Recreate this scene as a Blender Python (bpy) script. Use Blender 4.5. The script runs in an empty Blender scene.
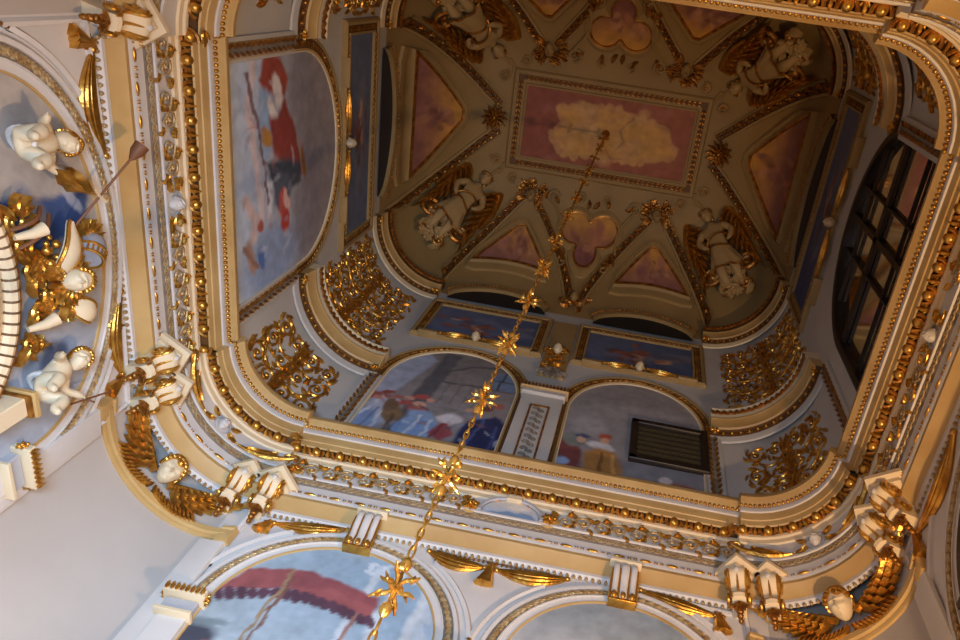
import bpy, math, random
import numpy as np
from mathutils import Vector, Matrix, noise
random.seed(7)
S = 8.0            # metres per room unit
Z0 = 1.6           # height of the eye above the floor
C = bpy.context.scene.collection
PI = math.pi
V = Vector

# ------------------------------------------------------------------ materials
def lin(c):
    return tuple(((x/255)/12.92 if x/255 <= .04045 else ((x/255+.055)/1.055)**2.4) for x in c)

def make_mat(name, rgb, rough=.6, metal=0., var=.12, scale=3., bump=.0, bscale=30., rgb2=None, spec=.5):
    m = bpy.data.materials.new(name); m.use_nodes = True
    nt = m.node_tree; n = nt.nodes; L = nt.links
    b = n['Principled BSDF']
    b.inputs['Roughness'].default_value = rough; b.inputs['Metallic'].default_value = metal
    b.inputs['Specular IOR Level'].default_value = spec
    tc = n.new('ShaderNodeTexCoord'); nz = n.new('ShaderNodeTexNoise')
    nz.inputs['Scale'].default_value = scale; nz.inputs['Detail'].default_value = 5
    L.new(tc.outputs['Object'], nz.inputs['Vector'])
    cr = n.new('ShaderNodeValToRGB'); c1 = lin(rgb); c2 = lin(rgb2) if rgb2 else tuple(x*(1-var*2) for x in c1)
    cr.color_ramp.elements[0].position = .3; cr.color_ramp.elements[1].position = .68
    cr.color_ramp.elements[0].color = (*c2, 1); cr.color_ramp.elements[1].color = (*c1, 1)
    L.new(nz.outputs['Fac'], cr.inputs['Fac']); L.new(cr.outputs['Color'], b.inputs['Base Color'])
    if bump:
        n2 = n.new('ShaderNodeTexNoise'); n2.inputs['Scale'].default_value = bscale; n2.inputs['Detail'].default_value = 4
        L.new(tc.outputs['Object'], n2.inputs['Vector'])
        bp = n.new('ShaderNodeBump'); bp.inputs['Strength'].default_value = bump; bp.inputs['Distance'].default_value = .02
        L.new(n2.outputs['Fac'], bp.inputs['Height']); L.new(bp.outputs['Normal'], b.inputs['Normal'])
    return m

M = {}
M['white'] = make_mat('white_stucco', (212, 206, 200), .62, var=.06, scale=1.6, bump=.12, bscale=14)
M['cream'] = make_mat('cream_stucco', (226, 205, 168), .6, var=.07, scale=1.4, bump=.12, bscale=14)
M['tan'] = make_mat('ochre_marbled_stucco', (196, 164, 108), .5, var=.1, scale=1.6, bump=.08, bscale=10, rgb2=(172, 134, 78))
M['grey'] = make_mat('grey_stucco', (176, 176, 180), .62, var=.06, scale=2, bump=.1)
M['panel'] = make_mat('corner_plaster', (188, 180, 172), .7, var=.07, scale=.9, bump=.1, bscale=5)
M['gold'] = make_mat('gilding', (226, 176, 84), .3, .85, var=.2, scale=9, bump=.3, bscale=26, rgb2=(176, 120, 42))
M['gold_old'] = make_mat('aged_gilding', (196, 138, 62), .4, .75, var=.25, scale=9, bump=.4, bscale=24, rgb2=(128, 80, 32))
M['carved'] = make_mat('gilt_white_carving', (206, 182, 138), .45, .35, var=.2, scale=14, bump=.3, rgb2=(160, 122, 70))
M['bronze'] = make_mat('brown_ground', (112, 76, 38), .6, 0., var=.2, scale=6, bump=.2)
M['lattice'] = make_mat('grey_carved_ground', (136, 122, 108), .7, 0., var=.15, scale=8, bump=.4, bscale=40)
M['vault'] = make_mat('vault_stucco', (162, 132, 82), .65, var=.1, scale=1.3, bump=.15, bscale=9)
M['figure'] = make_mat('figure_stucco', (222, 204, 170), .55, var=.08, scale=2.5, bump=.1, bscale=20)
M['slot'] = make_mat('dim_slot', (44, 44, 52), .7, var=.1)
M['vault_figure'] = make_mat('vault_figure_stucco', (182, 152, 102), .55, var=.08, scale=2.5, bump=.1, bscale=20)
M['dark'] = make_mat('dark_void', (24, 20, 18), .8, var=.1)
M['wood'] = make_mat('dark_wood', (40, 31, 26), .45, var=.2, scale=4)
M['bars'] = make_mat('bronze_mesh', (104, 94, 62), .5, .4, var=.2, scale=30, bump=.6, bscale=60)
M['steel'] = make_mat('helmet_steel', (178, 180, 190), .35, .3, var=.1)
M['cloth'] = make_mat('brown_leather', (120, 74, 42), .6, var=.15)
M['floor'] = make_mat('stone_floor', (118, 98, 78), .45, var=.12, scale=.7)
M['upper'] = make_mat('upper_wall_stucco', (192, 187, 180), .65, var=.06, scale=1.5, bump=.1)
M['dado'] = make_mat('brown_dado', (112, 88, 66), .6, var=.12, scale=2)
M['lower'] = make_mat('lower_wall_stucco', (214, 198, 172), .7, var=.06, scale=1)
gm = bpy.data.materials.new('window_glass'); gm.use_nodes = True
_b = gm.node_tree.nodes['Principled BSDF']
_b.inputs['Base Color'].default_value = (.72, .78, .84, 1); _b.inputs['Roughness'].default_value = .06
_b.inputs['Transmission Weight'].default_value = 1; _b.inputs['IOR'].default_value = 1.1
M['glass'] = gm

def fresco_mat():
    m = bpy.data.materials.new('fresco'); m.use_nodes = True
    nt = m.node_tree; n = nt.nodes; L = nt.links; b = n['Principled BSDF']
    b.inputs['Roughness'].default_value = .7
    at = n.new('ShaderNodeAttribute'); at.attribute_name = 'pigment'
    tc = n.new('ShaderNodeTexCoord'); nz = n.new('ShaderNodeTexNoise'); nz.inputs['Scale'].default_value = 5; nz.inputs['Detail'].default_value = 8
    L.new(tc.outputs['Object'], nz.inputs['Vector'])
    mr = n.new('ShaderNodeMapRange'); mr.inputs['From Min'].default_value = .3; mr.inputs['From Max'].default_value = .7
    mr.inputs['To Min'].default_value = .82; mr.inputs['To Max'].default_value = 1.12
    L.new(nz.outputs['Fac'], mr.inputs['Value'])
    mx = n.new('ShaderNodeVectorMath'); mx.operation = 'SCALE'
    L.new(at.outputs['Color'], mx.inputs[0]); L.new(mr.outputs['Result'], mx.inputs['Scale'])
    L.new(mx.outputs['Vector'], b.inputs['Base Color'])
    return m
M['fresco'] = fresco_mat()

# ------------------------------------------------------------------ mesh builder (room units)
class MB:
    def __init__(s): s.v = []; s.f = []
    def add(s, vs, fs, T=None):
        k = len(s.v)
        s.v += [tuple(T @ V(p)) if T else tuple(p) for p in vs]
        s.f += [tuple(i+k for i in f) for f in fs]
        return s
    def box(s, c, d, T=None):
        x, y, z = (q/2 for q in d); cx, cy, cz = c
        vs = [(cx+a*x, cy+b*y, cz+e*z) for e in (-1, 1) for b in (-1, 1) for a in (-1, 1)]
        return s.add(vs, [(0, 2, 3, 1), (4, 5, 7, 6), (0, 1, 5, 4), (1, 3, 7, 5), (3, 2, 6, 7), (2, 0, 4, 6)], T)
    def bbox(s, c, d, bev=.15, T=None):                      # box with chamfered edges
        x, y, z = (q/2 for q in d); bv = bev*min(x, y, z)
        rows = [(-z, bv), (-z+bv, 0), (z-bv, 0), (z, bv)]; vs = []
        for zz, i in rows:
            X, Y = x-i, y-i
            vs += [(c[0]+p, c[1]+q, c[2]+zz) for p, q in [(X-bv, -Y), (X, -Y+bv), (X, Y-bv), (X-bv, Y), (-X+bv, Y), (-X, Y-bv), (-X, -Y+bv), (-X+bv, -Y)]]
        fs = [tuple(range(7, -1, -1)), tuple(range(24, 32))]
        for r in range(3):
            fs += [(r*8+i, r*8+(i+1) % 8, r*8+8+(i+1) % 8, r*8+8+i) for i in range(8)]
        return s.add(vs, fs, T)
    def ell(s, c, r, T=None, nu=10, nv=7):
        if isinstance(r, (int, float)): r = (r, r, r)
        vs = [(c[0], c[1], c[2]-r[2])]
        for j in range(1, nv):
            t = -PI/2+PI*j/nv
            vs += [(c[0]+r[0]*math.cos(t)*math.cos(2*PI*i/nu), c[1]+r[1]*math.cos(t)*math.sin(2*PI*i/nu), c[2]+r[2]*math.sin(t)) for i in range(nu)]
        vs.append((c[0], c[1], c[2]+r[2])); e = len(vs)-1
        fs = [(0, 1+(i+1) % nu, 1+i) for i in range(nu)]
        for j in range(nv-2):
            a = 1+j*nu; fs += [(a+i, a+(i+1) % nu, a+nu+(i+1) % nu, a+nu+i) for i in range(nu)]
        a = 1+(nv-2)*nu; fs += [(a+i, a+(i+1) % nu, e) for i in range(nu)]
        return s.add(vs, fs, T)
    def tube(s, pts, r, n=6, up=None, flat=1., closed=False):
        pts = [V(p) for p in pts]; N = len(pts)
        rs = r if isinstance(r, (list, tuple)) else [r]*N
        vs = []; prev = None
        for i, p in enumerate(pts):
            if closed: t = pts[(i+1) % N]-pts[i-1]
            else: t = pts[min(i+1, N-1)]-pts[max(i-1, 0)]
            if t.length < 1e-9: t = V((0, 0, 1))
            t.normalize()
            if prev is None:
                u = V(up) if up else (V((0, 0, 1)) if abs(t.z) < .9 else V((1, 0, 0)))
            else: u = prev
            a = u-t*u.dot(t)
            if a.length < 1e-6: a = t.orthogonal()
            a.normalize(); b = t.cross(a); prev = a
            vs += [tuple(p+(a*math.cos(2*PI*k/n)*flat+b*math.sin(2*PI*k/n))*rs[i]) for k in range(n)]
        fs = []
        for i in range(N if closed else N-1):
            j = (i+1) % N
            fs += [(i*n+k, i*n+(k+1) % n, j*n+(k+1) % n, j*n+k) for k in range(n)]
        if not closed: fs += [tuple(range(n-1, -1, -1)), tuple((N-1)*n+k for k in range(n))]
        return s.add(vs, fs)
    def lathe(s, prof, n=16, T=None):
        vs = []
        for r, z in prof: vs += [(r*math.cos(2*PI*i/n), r*math.sin(2*PI*i/n), z) for i in range(n)]
        fs = []
        for j in range(len(prof)-1): fs += [(j*n+i, j*n+(i+1) % n, (j+1)*n+(i+1) % n, (j+1)*n+i) for i in range(n)]
        fs += [tuple(range(n-1, -1, -1)), tuple((len(prof)-1)*n+i for i in range(n))]
        return s.add(vs, fs, T)
    def torus(s, R, r, T=None, n=12, m=6, sx=1.):
        s2 = MB().tube([(R*sx*math.cos(2*PI*i/n), R*math.sin(2*PI*i/n), 0) for i in range(n)], r, m, up=(0, 0, 1), closed=True)
        return s.add(s2.v, s2.f, T)
    def rows(s, rows, close=False):                          # loft of equal-length point rows
        n = len(rows[0]); vs = [p for r in rows for p in r]; fs = []
        for j in range(len(rows)-1):
            for i in range(n if close else n-1):
                k = (i+1) % n; fs.append((j*n+i, j*n+k, (j+1)*n+k, (j+1)*n+i))
        return s.add(vs, fs)
    def prism(s, poly, y0, y1):                              # polygon in x,z extruded in y
        n = len(poly)
        vs = [(x, y0, z) for x, z in poly]+[(x, y1, z) for x, z in poly]
        fs = [tuple(range(n)), tuple(range(2*n-1, n-1, -1))]+[(i, i+n, (i+1) % n+n, (i+1) % n) for i in range(n)]
        return s.add(vs, fs)
    def leaf(s, f, x, y, ang, L, W, h=.35, curl=0.):         # raised leaf blade on a mapped surface
        n = 6; rows = []
        for i in range(n+1):
            t = i/n; a = ang+curl*t
            px = x+L*t*math.cos(ang+curl*t*.5); py = y+L*t*math.sin(ang+curl*t*.5)
            w = W*(math.sin(PI*min(1, t*.93+.07))**.8)*(1-.25*(i % 2)); nx, ny = -math.sin(a), math.cos(a)
            rows.append([f(px+nx*w, py+ny*w, 0), f(px+nx*w*.55, py+ny*w*.55, W*h*2), f(px, py, W*h*(1.1+1.2*t)), f(px-nx*w*.55, py-ny*w*.55, W*h*2), f(px-nx*w, py-ny*w, 0)])
        return s.rows(rows)
    def scroll(s, f, x, y, r, turns, a0, d, rad, h=1.):      # spiral on a mapped surface
        n = max(8, int(turns*12)); pts = []; rs = []
        for i in range(n+1):
            t = i/n; rr = r*(1-t)**.8*.92+r*.08; a = a0+d*turns*2*PI*t
            pts.append(f(x+rr*math.cos(a), y+rr*math.sin(a), rad*h)); rs.append(rad*(1.1-.55*t))
        s.tube(pts, rs, 6); c = f(x, y, rad*1.1)
        return s.ell(c, rad*1.5, None, 8, 5)
    def flower(s, f, x, y, r, n=6):
        for k in range(n): s.leaf(f, x, y, 2*PI*k/n, r, r*.36, .5)
        return s.ell(f(x, y, r*.35), r*.3, None, 8, 5)
    def build(s, name, mat, parent=None, local=False, smooth=40):
        me = bpy.data.meshes.new(name)
        off = V((0, 0, 0)) if local else V((0, 0, Z0))-(parent.matrix_world.translation if parent and parent.get('_abs') else V((0, 0, 0)))
        me.from_pydata([tuple(V(p)*S+off) for p in s.v], [], s.f)
        if mat: me.materials.append(M[mat])
        me.validate(); me.update()
        if smooth:
            me.shade_smooth(); me.set_sharp_from_angle(angle=math.radians(smooth))
        o = bpy.data.objects.new(name, me); C.objects.link(o)
        if parent: o.parent = parent
        return o

def tag(o, label, cat, group=None):
    o['label'] = label; o['category'] = cat
    if group: o['group'] = group
    return o
def thing(name, label, cat, group=None, at=(0, 0, 0), rot=None, mat=None):
    """Empty at the thing's base. rot / mat given: parts are in its own frame; else parts are in room coordinates."""
    o = bpy.data.objects.new(name, None); C.objects.link(o); o.empty_display_size = .1
    tag(o, label, cat, group)
    if mat is not None: o.matrix_world = mat
    else:
        o.location = (at[0]*S, at[1]*S, at[2]*S+Z0)
        if rot is not None: o.rotation_euler = (0, 0, rot)
        o.matrix_world = Matrix.Translation(o.location) @ (Matrix.Rotation(rot or 0, 4, 'Z'))
        if rot is None: o['_abs'] = 1
    return o
def dup(root, label=None, mat=None, at=None, rot=None):
    r = root.copy(); C.objects.link(r)
    if label: r['label'] = label
    if mat is not None: r.matrix_world = mat
    else: r.location = (at[0]*S, at[1]*S, at[2]*S+Z0); r.rotation_euler = (0, 0, rot or 0)
    for ch in list(root.children):
        c = ch.copy(); C.objects.link(c); c.parent = r
        for g in list(ch.children):
            d = g.copy(); C.objects.link(d); d.parent = c
    return r
def struct(o): o['kind'] = 'structure'; return o

# ------------------------------------------------------------------ plan of the room
CU, CV, LA, LB = .325, .207, .4333, .315                    # opening of the cornice
A1, B1 = .488, .370                                          # lower walls
A2, B2 = .453, .355                                          # upper walls
SIDES = ['right', 'corner_far_right', 'far', 'corner_far_left', 'left', 'corner_near_left', 'near', 'corner_near_right']
def arc(A, B, cu, cv, q, n=12):
    """corner arc, counter-clockwise; q = quadrant 0..3"""
    su, sv = [(1, 1), (-1, 1), (-1, -1), (1, -1)][q]; out = []
    for i in range(n+1):
        a = q*PI/2+PI/2*i/n
        out.append((su*cu+(A-cu)*math.cos(a), sv*cv+(B-cv)*math.sin(a)))
    return out
def piece(side, A, B, cu=CU, cv=CV, inset=0., n=12):
    if side == 'right': return [(A, -cv), (A, cv)]
    if side == 'far': return [(cu, B), (-cu, B)]
    if side == 'left': return [(-A, cv), (-A, -cv)]
    if side == 'near': return [(-cu, -B), (cu, -B)]
    q = {'corner_far_right': 0, 'corner_far_left': 1, 'corner_near_left': 2, 'corner_near_right': 3}[side]
    p = arc(A-inset, B-inset, cu, cv, q, n)
    ends = [[(A, cv), (cu, B)], [(-cu, B), (-A, cv)], [(-A, -cv), (-cu, -B)], [(cu, -B), (A, -cv)]][q]
    return ([ends[0]]+p+[ends[1]]) if inset else p
def ring(A, B, cu=CU, cv=CV, inset=0., n=12):
    out = []
    for s_ in SIDES:
        for p in piece(s_, A, B, cu, cv, inset, n):
            if not out or (abs(out[-1][0]-p[0])+abs(out[-1][1]-p[1])) > 1e-7: out.append(p)
    if (abs(out[-1][0]-out[0][0])+abs(out[-1][1]-out[0][1])) < 1e-7: out.pop()
    return out
def loft(prof, fn, close):
    mb = MB(); mb.rows([[(u, v, z) for u, v in fn(d)] for d, z in prof], close); return mb
def lip(d): return ring(LA+d, LB+d, inset=.010)
def walk(pts, step, closed=True, phase=.5):
    """evenly spaced stations: (point, tangent)"""
    P = [V((p[0], p[1], 0)) for p in pts]
    if closed: P.append(P[0])
    out = []; acc = 0; L = sum((P[i+1]-P[i]).length for i in range(len(P)-1)); n = max(1, int(round(L/step))); st = L/n; nxt = st*phase
    for i in range(len(P)-1):
        d = P[i+1]-P[i]; l = d.length
        if l < 1e-9: continue
        t = d/l
        while nxt <= acc+l+1e-9:
            out.append((P[i]+t*(nxt-acc), t)); nxt += st
        acc += l
    return out
def frame(p, t, z):
    """x along the run, y into the room, z up, at a station of a counter-clockwise run"""
    nrm = V((-t.y, t.x, 0))
    return Matrix(((t.x, nrm.x, 0, p.x), (t.y, nrm.y, 0, p.y), (0, 0, 1, z), (0, 0, 0, 1)))
WROT = {'far': PI, 'left': -PI/2, 'right': PI/2, 'near': 0}
def wp(side, s, z, h=0., lo=True, A=None, B=None):
    A = A or (A1 if lo else A2); B = B or (B1 if lo else B2)
    if side == 'far': return (s, B-h, z)
    if side == 'near': return (s, -B+h, z)
    if side == 'left': return (-A+h, s, z)
    return (A-h, s, z)

# ------------------------------------------------------------------ the shell
trim_n = [0]
def trim(prof, mat, fn=lip, close=True):
    trim_n[0] += 1
    return struct(loft(prof, fn, close).build('trim_%d' % trim_n[0], mat))
fl = struct(MB().box((0, 0, -.205), (2*A1+.06, 2*B1+.06, .01)).build('floor', 'floor', smooth=0))
CUL, CVL = .36, .23
def solid_wall(side, A, B, cu, cv, z0, z1, th=.03):
    p = piece(side, A, B, cu, cv); q = piece(side, A+th, B+th, cu, cv)
    rows = [[(u, v, z0) for u, v in p], [(u, v, z1) for u, v in p], [(u, v, z1) for u, v in q], [(u, v, z0) for u, v in q], [(u, v, z0) for u, v in p]]
    mb = MB(); mb.rows(rows)
    n = len(p); e = [r[0] for r in rows[:4]]; g = [r[-1] for r in rows[:4]]
    mb.add(e, [(0, 1, 2, 3)]); mb.add(g, [(3, 2, 1, 0)]); return mb
for s_ in SIDES:
    struct(solid_wall(s_, A1, B1, CUL, CVL, -.2, .905).build('wall_'+s_, 'panel' if 'corner' in s_ else 'white'))
trim_n[0] += 1
struct(loft([(0, -.2), (-.0025, -.2), (-.0025, .385), (-.004, .388), (-.004, .398), (0, .40)], lambda d: ring(A1+d, B1+d, CUL, CVL), True).build('trim_1', 'dado'))  # added unseen dark ring, put in to cut bounce from the pale walls
# upper walls (the right one is pierced by the arched window)
WZ, WA, WR, WC = 1.2, .165, .165, -.035                      # window: spring, half width, rise, centre
for s_ in SIDES:
    if s_ == 'right': continue
    struct(solid_wall(s_, A2, B2, CU, CV, .965, 1.765).build('wall_'+s_+'_upper', 'upper'))
def window_wall():
    mb = MB(); n = 24; z0, z1 = .965, 1.765
    cols = [(-CV, z0), (WC-WA, z0)]+[(WC-WA*math.cos(PI*i/n), WZ+WR*math.sin(PI*i/n)) for i in range(n+1)]+[(WC+WA, z0), (CV, z0)]
    for x0, x1 in ((A2, A2+.03), (A2+.03, A2)):
        mb.rows([[(x0, v, z) for v, z in cols], [(x0, v, z1) for v, z in cols]])
    mb.rows([[(A2, v, z) for v, z in cols[1:-1]], [(A2+.03, v, z) for v, z in cols[1:-1]]])
    return mb
struct(window_wall().build('wall_right_upper', 'upper', smooth=30))

# main cornice, from the lip down to the lower wall
trim([(.05, 1.012), (.0045, 1.012), (.0015, 1.006), (.0010, .9985), (.0035, .9955), (.0062, .9900), (.0105, .9865)], 'tan')
trim([(.0105, .9865), (.0092, .9800), (.0100, .9752), (.0125, .9750)], 'white')
trim([(.0125, .9750), (.0127, .9690), (.0142, .9612), (.0158, .9602), (.0170, .9515), (.0190, .9500)], 'tan')
trim([(.0190, .9500), (.020, .9555), (.032, .9555), (.033, .949)], 'bronze')
trim([(.033, .949), (.030, .948), (.030, .942), (.0325, .940), (.0325, .932), (.035, .930)], 'cream')
trim([(.035, .930), (.0335, .897), (.030, .8965), (.030, .8935), (.0325, .893)], 'white')
trim([(.0325, .893), (.037, .882)], 'lattice')
trim([(.037, .882), (.0375, .872), (.037, .868), (.0375, .861), (.0385, .8585)], 'white')
trim([(.0385, .8585), (.0380, .8525), (.0485, .8395), (.0500, .8360)], 'tan')
trim([(.0500, .8360), (.0500, .8310), (.0540, .8270), (.056, .8265)], 'white')

def along(name, label, d, z, step, make, mat, cat, fn=lip, kind=None):
    """gilded ornament that repeats along a moulding, one mesh"""
    mb = MB(); src = make()
    for p, t in walk(fn(d), step):
        mb.add(src.v, src.f, frame(p, t, z))
    o = mb.build(name, mat); tag(o, label, cat)
    if kind: o['kind'] = kind
    return o
along('bead_moulding', 'string of small gilded beads along the inner lip of the main cornice', .0085, .9868, .0066, lambda: MB().ell((0, 0, 0), (.0027, .0034, .0034), None, 7, 5), 'gold', 'beading')
def reel():
    m = MB().ell((0, 0, 0), (.0085, .0022, .0028), None, 8, 5)
    for x in (-.0125, .0125, -.0155, .0155): m.ell((x, 0, 0), (.0011, .0022, .0028), None, 6, 5)
    return m
along('bead_and_reel', 'gilded bead and reel strip just above the broad ochre band', .0372, .8665, .036, reel, 'gold', 'beading')
def guill():
    m = MB()
    for a in (0, 1):
        m.tube([(-.011+.0022*i, .0008, (.0036*math.sin(PI*i/5+a*PI))) for i in range(11)], .0011, 5)
    m.ell((-.0055, .001, 0), .0017, None, 6, 4); m.ell((.0055, .001, 0), .0017, None, 6, 4)
    return m
along('guilloche_band', 'narrow interlaced guilloche band below the scroll frieze', .0345, .8875, .022, guill, 'carved', 'carved band')
along('dentil_beads', 'row of tiny gilded beads under the broad ochre band', .0525, .8255, .0085, lambda: MB().ell((0, 0, 0), (.0026, .003, .0034), None, 6, 4), 'carved', 'beading')

# egg and dart: the eggs are pieces of their own
eg = thing('egg_and_dart_moulding', 'gilded egg and dart course running round the underside of the main cornice', 'moulding', at=(0, 0, .95))
shell = MB(); dart = MB(); stations = walk(lip(.0255), .0352)
for i, (p, t) in enumerate(stations):
    F = frame(p, t, .9525)
    ushape = MB().tube([(.0112*math.cos(a), .0068-.0138*math.sin(a), -.005) for a in [PI*k/8 for k in range(9)]], .0026, 6)
    shell.add(ushape.v, ushape.f, F)
    dm = MB(); g = lambda x, y, h: (x, y, -h)
    dm.leaf(lambda x, y, h: (.0176+x, -.008+y, -.002-h), 0, 0, PI/2, .018, .0042, .6)
    dm.leaf(lambda x, y, h: (.0176+x, -.008+y, -.001-h), 0, 0, PI/2+.55, .012, .0022, .5)
    dm.leaf(lambda x, y, h: (.0176+x, -.008+y, -.001-h), 0, 0, PI/2-.55, .012, .0022, .5)
    dart.add(dm.v, dm.f, F)
shell.build('egg_surround', 'gold_old', eg); dart.build('dart', 'gold', eg)
egg0 = None
for p, t in stations[:100]:
    F = frame(p, t, .9525)
    if egg0 is None:
        egg0 = MB().ell((0, 0, 0), (.0070, .0074, .0085), None, 12, 8).build('egg', 'gold', eg, local=True); e = egg0
    else:
        e = egg0.copy(); C.objects.link(e)
    q = F @ V((0, .0016, -.003)); e.location = V((q.x*S, q.y*S, q.z*S+Z0))-eg.matrix_world.translation
    e.rotation_euler = (0, 0, math.atan2(t.y, t.x))

# ------------------------------------------------------------------ vault
def vz(u, v):
    su = max(0., min(1., (A2-abs(u))/.217)); sv = max(0., min(1., (B2-abs(v))/.25))
    s = min(1., ((1-su)**4+(1-sv)**4)**.25)
    return 1.68+.32*math.sqrt(max(0, 1-s*s))
def vn(u, v):
    e = .004; a = V((2*e, 0, vz(u+e, v)-vz(u-e, v))); b = V((0, 2*e, vz(u, v+e)-vz(u, v-e)))
    n = a.cross(b); n.normalize(); return n if n.z < 0 else -n
def vm(u, v, h=0.):
    n = vn(u, v); return V((u, v, vz(u, v)))+n*h
def ceiling():
    mb = MB(); nu, nv = 200, 170; rows = []
    f = lambda t: math.copysign(1-(1-abs(t))**1.6, t)
    us = [A2*f(-1+2*i/nu) for i in range(nu+1)]; vs = [B2*f(-1+2*j/nv) for j in range(nv+1)]
    rows = [[(u, v, vz(u, v)) for u in us] for v in vs]
    mb.rows(rows)
    mb.rows([[(u*1.06, v*1.06, z+.03) for u, v, z in r] for r in rows]); return mb
struct(ceiling().build('ceiling', 'vault', smooth=60))

# ------------------------------------------------------------------ frescoes: pigment by vertex on a fine grid
class Paint:
    def __init__(s, base): s.ops = []; s.base = base
    def grad(s, c0, p0, c1, p1): s.ops.append(('g', c0, p0, c1, p1)); return s
    def e(s, x, y, rx, ry, c, ang=0., soft=.25, a=1.): s.ops.append(('e', x, y, rx, ry, c, ang, soft, a)); return s
    def p(s, pts, c, soft=.004, a=1.): s.ops.append(('p', pts, c, soft, a)); return s
    def l(s, pts, w, c, soft=.5, a=1.): s.ops.append(('l', pts, w, c, soft, a)); return s
    def run(s, X, Y, amp=.004, freq=40.):
        N = np.array([[noise.noise((x*freq, y*freq, 1.3)), noise.noise((x*freq, y*freq, 7.7))] for x, y in zip(X, Y)])
        N2 = np.array([[noise.noise((x*freq*3, y*freq*3, 3.3)), noise.noise((x*freq*3, y*freq*3, 9.7))] for x, y in zip(X, Y)])
        X = X+amp*(N[:, 0]+.5*N2[:, 0]); Y = Y+amp*(N[:, 1]+.5*N2[:, 1])
        col = np.tile(np.array(lin(s.base)), (len(X), 1))
        for o in s.ops:
            if o[0] == 'g':
                d = np.array(o[4])-np.array(o[2]); t = np.clip(((X-o[2][0])*d[0]+(Y-o[2][1])*d[1])/(d@d), 0, 1)[:, None]
                col = np.array(lin(o[1]))*(1-t)+np.array(lin(o[3]))*t; continue
            if o[0] == 'e':
                _, x, y, rx, ry, c, ang, soft, a = o; dx, dy = X-x, Y-y
                u = (dx*math.cos(ang)+dy*math.sin(ang))/rx; w = (-dx*math.sin(ang)+dy*math.cos(ang))/ry
                m = np.clip((1-np.sqrt(u*u+w*w))/(soft*.7)+.5, 0, 1)
            elif o[0] == 'p':
                _, pts, c, soft, a = o; P = np.array(pts); ins = np.zeros(len(X), bool); dist = np.full(len(X), 9.)
                for i in range(len(P)):
                    a0, b0 = P[i], P[(i+1) % len(P)]; cond = ((a0[1] > Y) != (b0[1] > Y))
                    with np.errstate(divide='ignore', invalid='ignore'):
                        xi = (b0[0]-a0[0])*(Y-a0[1])/(b0[1]-a0[1]+1e-12)+a0[0]
                    ins ^= cond & (X < xi); dv = b0-a0
                    t = np.clip(((X-a0[0])*dv[0]+(Y-a0[1])*dv[1])/(dv@dv+1e-12), 0, 1)
                    dist = np.minimum(dist, np.hypot(X-a0[0]-t*dv[0], Y-a0[1]-t*dv[1]))
                m = np.clip(np.where(ins, dist, -dist)/soft+.5, 0, 1)
            else:
                _, pts, w_, c, soft, a = o; P = np.array(pts); dist = np.full(len(X), 9.)
                for i in range(len(P)-1):
                    a0, b0 = P[i], P[i+1]; dv = b0-a0; t = np.clip(((X-a0[0])*dv[0]+(Y-a0[1])*dv[1])/(dv@dv+1e-12), 0, 1)
                    dist = np.minimum(dist, np.hypot(X-a0[0]-t*dv[0], Y-a0[1]-t*dv[1]))
                m = np.clip((1-dist/w_)/soft+.5, 0, 1)
            m = (m*a)[:, None]; col = col*(1-m)+np.array(lin(c))*m
        g = 1+.10*N2[:, :1]+.08*N[:, :1]
        return np.clip(col*g, 0, 1)
def fresco(name, label, group, paint, xy, pos, nrow, ncol, cat='painting', amp=.004, freq=40., back=None):
    """xy: 2-D points of a nrow x ncol grid in the picture's own plane; pos: map to the room"""
    mb = MB(); pts = [V(pos(x, y, 0)) for x, y in xy]
    mb.rows([pts[r*ncol:(r+1)*ncol] for r in range(nrow)])
    fr = [V(pos(x, y, -.002)) for x, y in xy]
    edge = [c for c in range(ncol)]+[r*ncol+ncol-1 for r in range(1, nrow)]+[(nrow-1)*ncol+c for c in range(ncol-2, -1, -1)]+[r*ncol for r in range(nrow-2, 0, -1)]
    mb.rows([[pts[i] for i in edge], [fr[i] for i in edge]], True)
    o = mb.build(name, 'fresco', smooth=50)
    X = np.array([p[0] for p in xy]); Y = np.array([p[1] for p in xy]); col = paint.run(X, Y, amp, freq)
    full = np.vstack([col, col[edge], col[edge]])
    at = o.data.color_attributes.new('pigment', 'FLOAT_COLOR', 'POINT')
    at.data.foreach_set('color', np.hstack([full, np.ones((len(full), 1))]).astype(np.float32).ravel())
    return tag(o, label, cat, group)
def arch_grid(c, half, spring, rise, zb, nx=100, nz=110):
    zt = spring+rise; out = []
    for j in range(nz+1):
        z = zb+(zt-zb)*(1-(1-j/nz)**1.5)
        w = half if z <= spring else half*math.sqrt(max(0, 1-((z-spring)/rise)**2))
        out += [(c+w*(-1+2*i/nx), z) for i in range(nx+1)]
    return out, nz+1, nx+1
def rect_grid(x0, x1, y0, y1, nx, ny):
    return [(x0+(x1-x0)*i/nx, y0+(y1-y0)*j/ny) for j in range(ny+1) for i in range(nx+1)], ny+1, nx+1
def arch_curve(c, half, spring, rise, zb, off=0., n=36):
    p = [(c+half+off, zb), (c+half+off, spring)]
    p += [(c+(half+off)*math.cos(PI*i/n), spring+(rise+off)*math.sin(PI*i/n)) for i in range(1, n)]
    return p+[(c-half-off, spring), (c-half-off, zb)]

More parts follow.
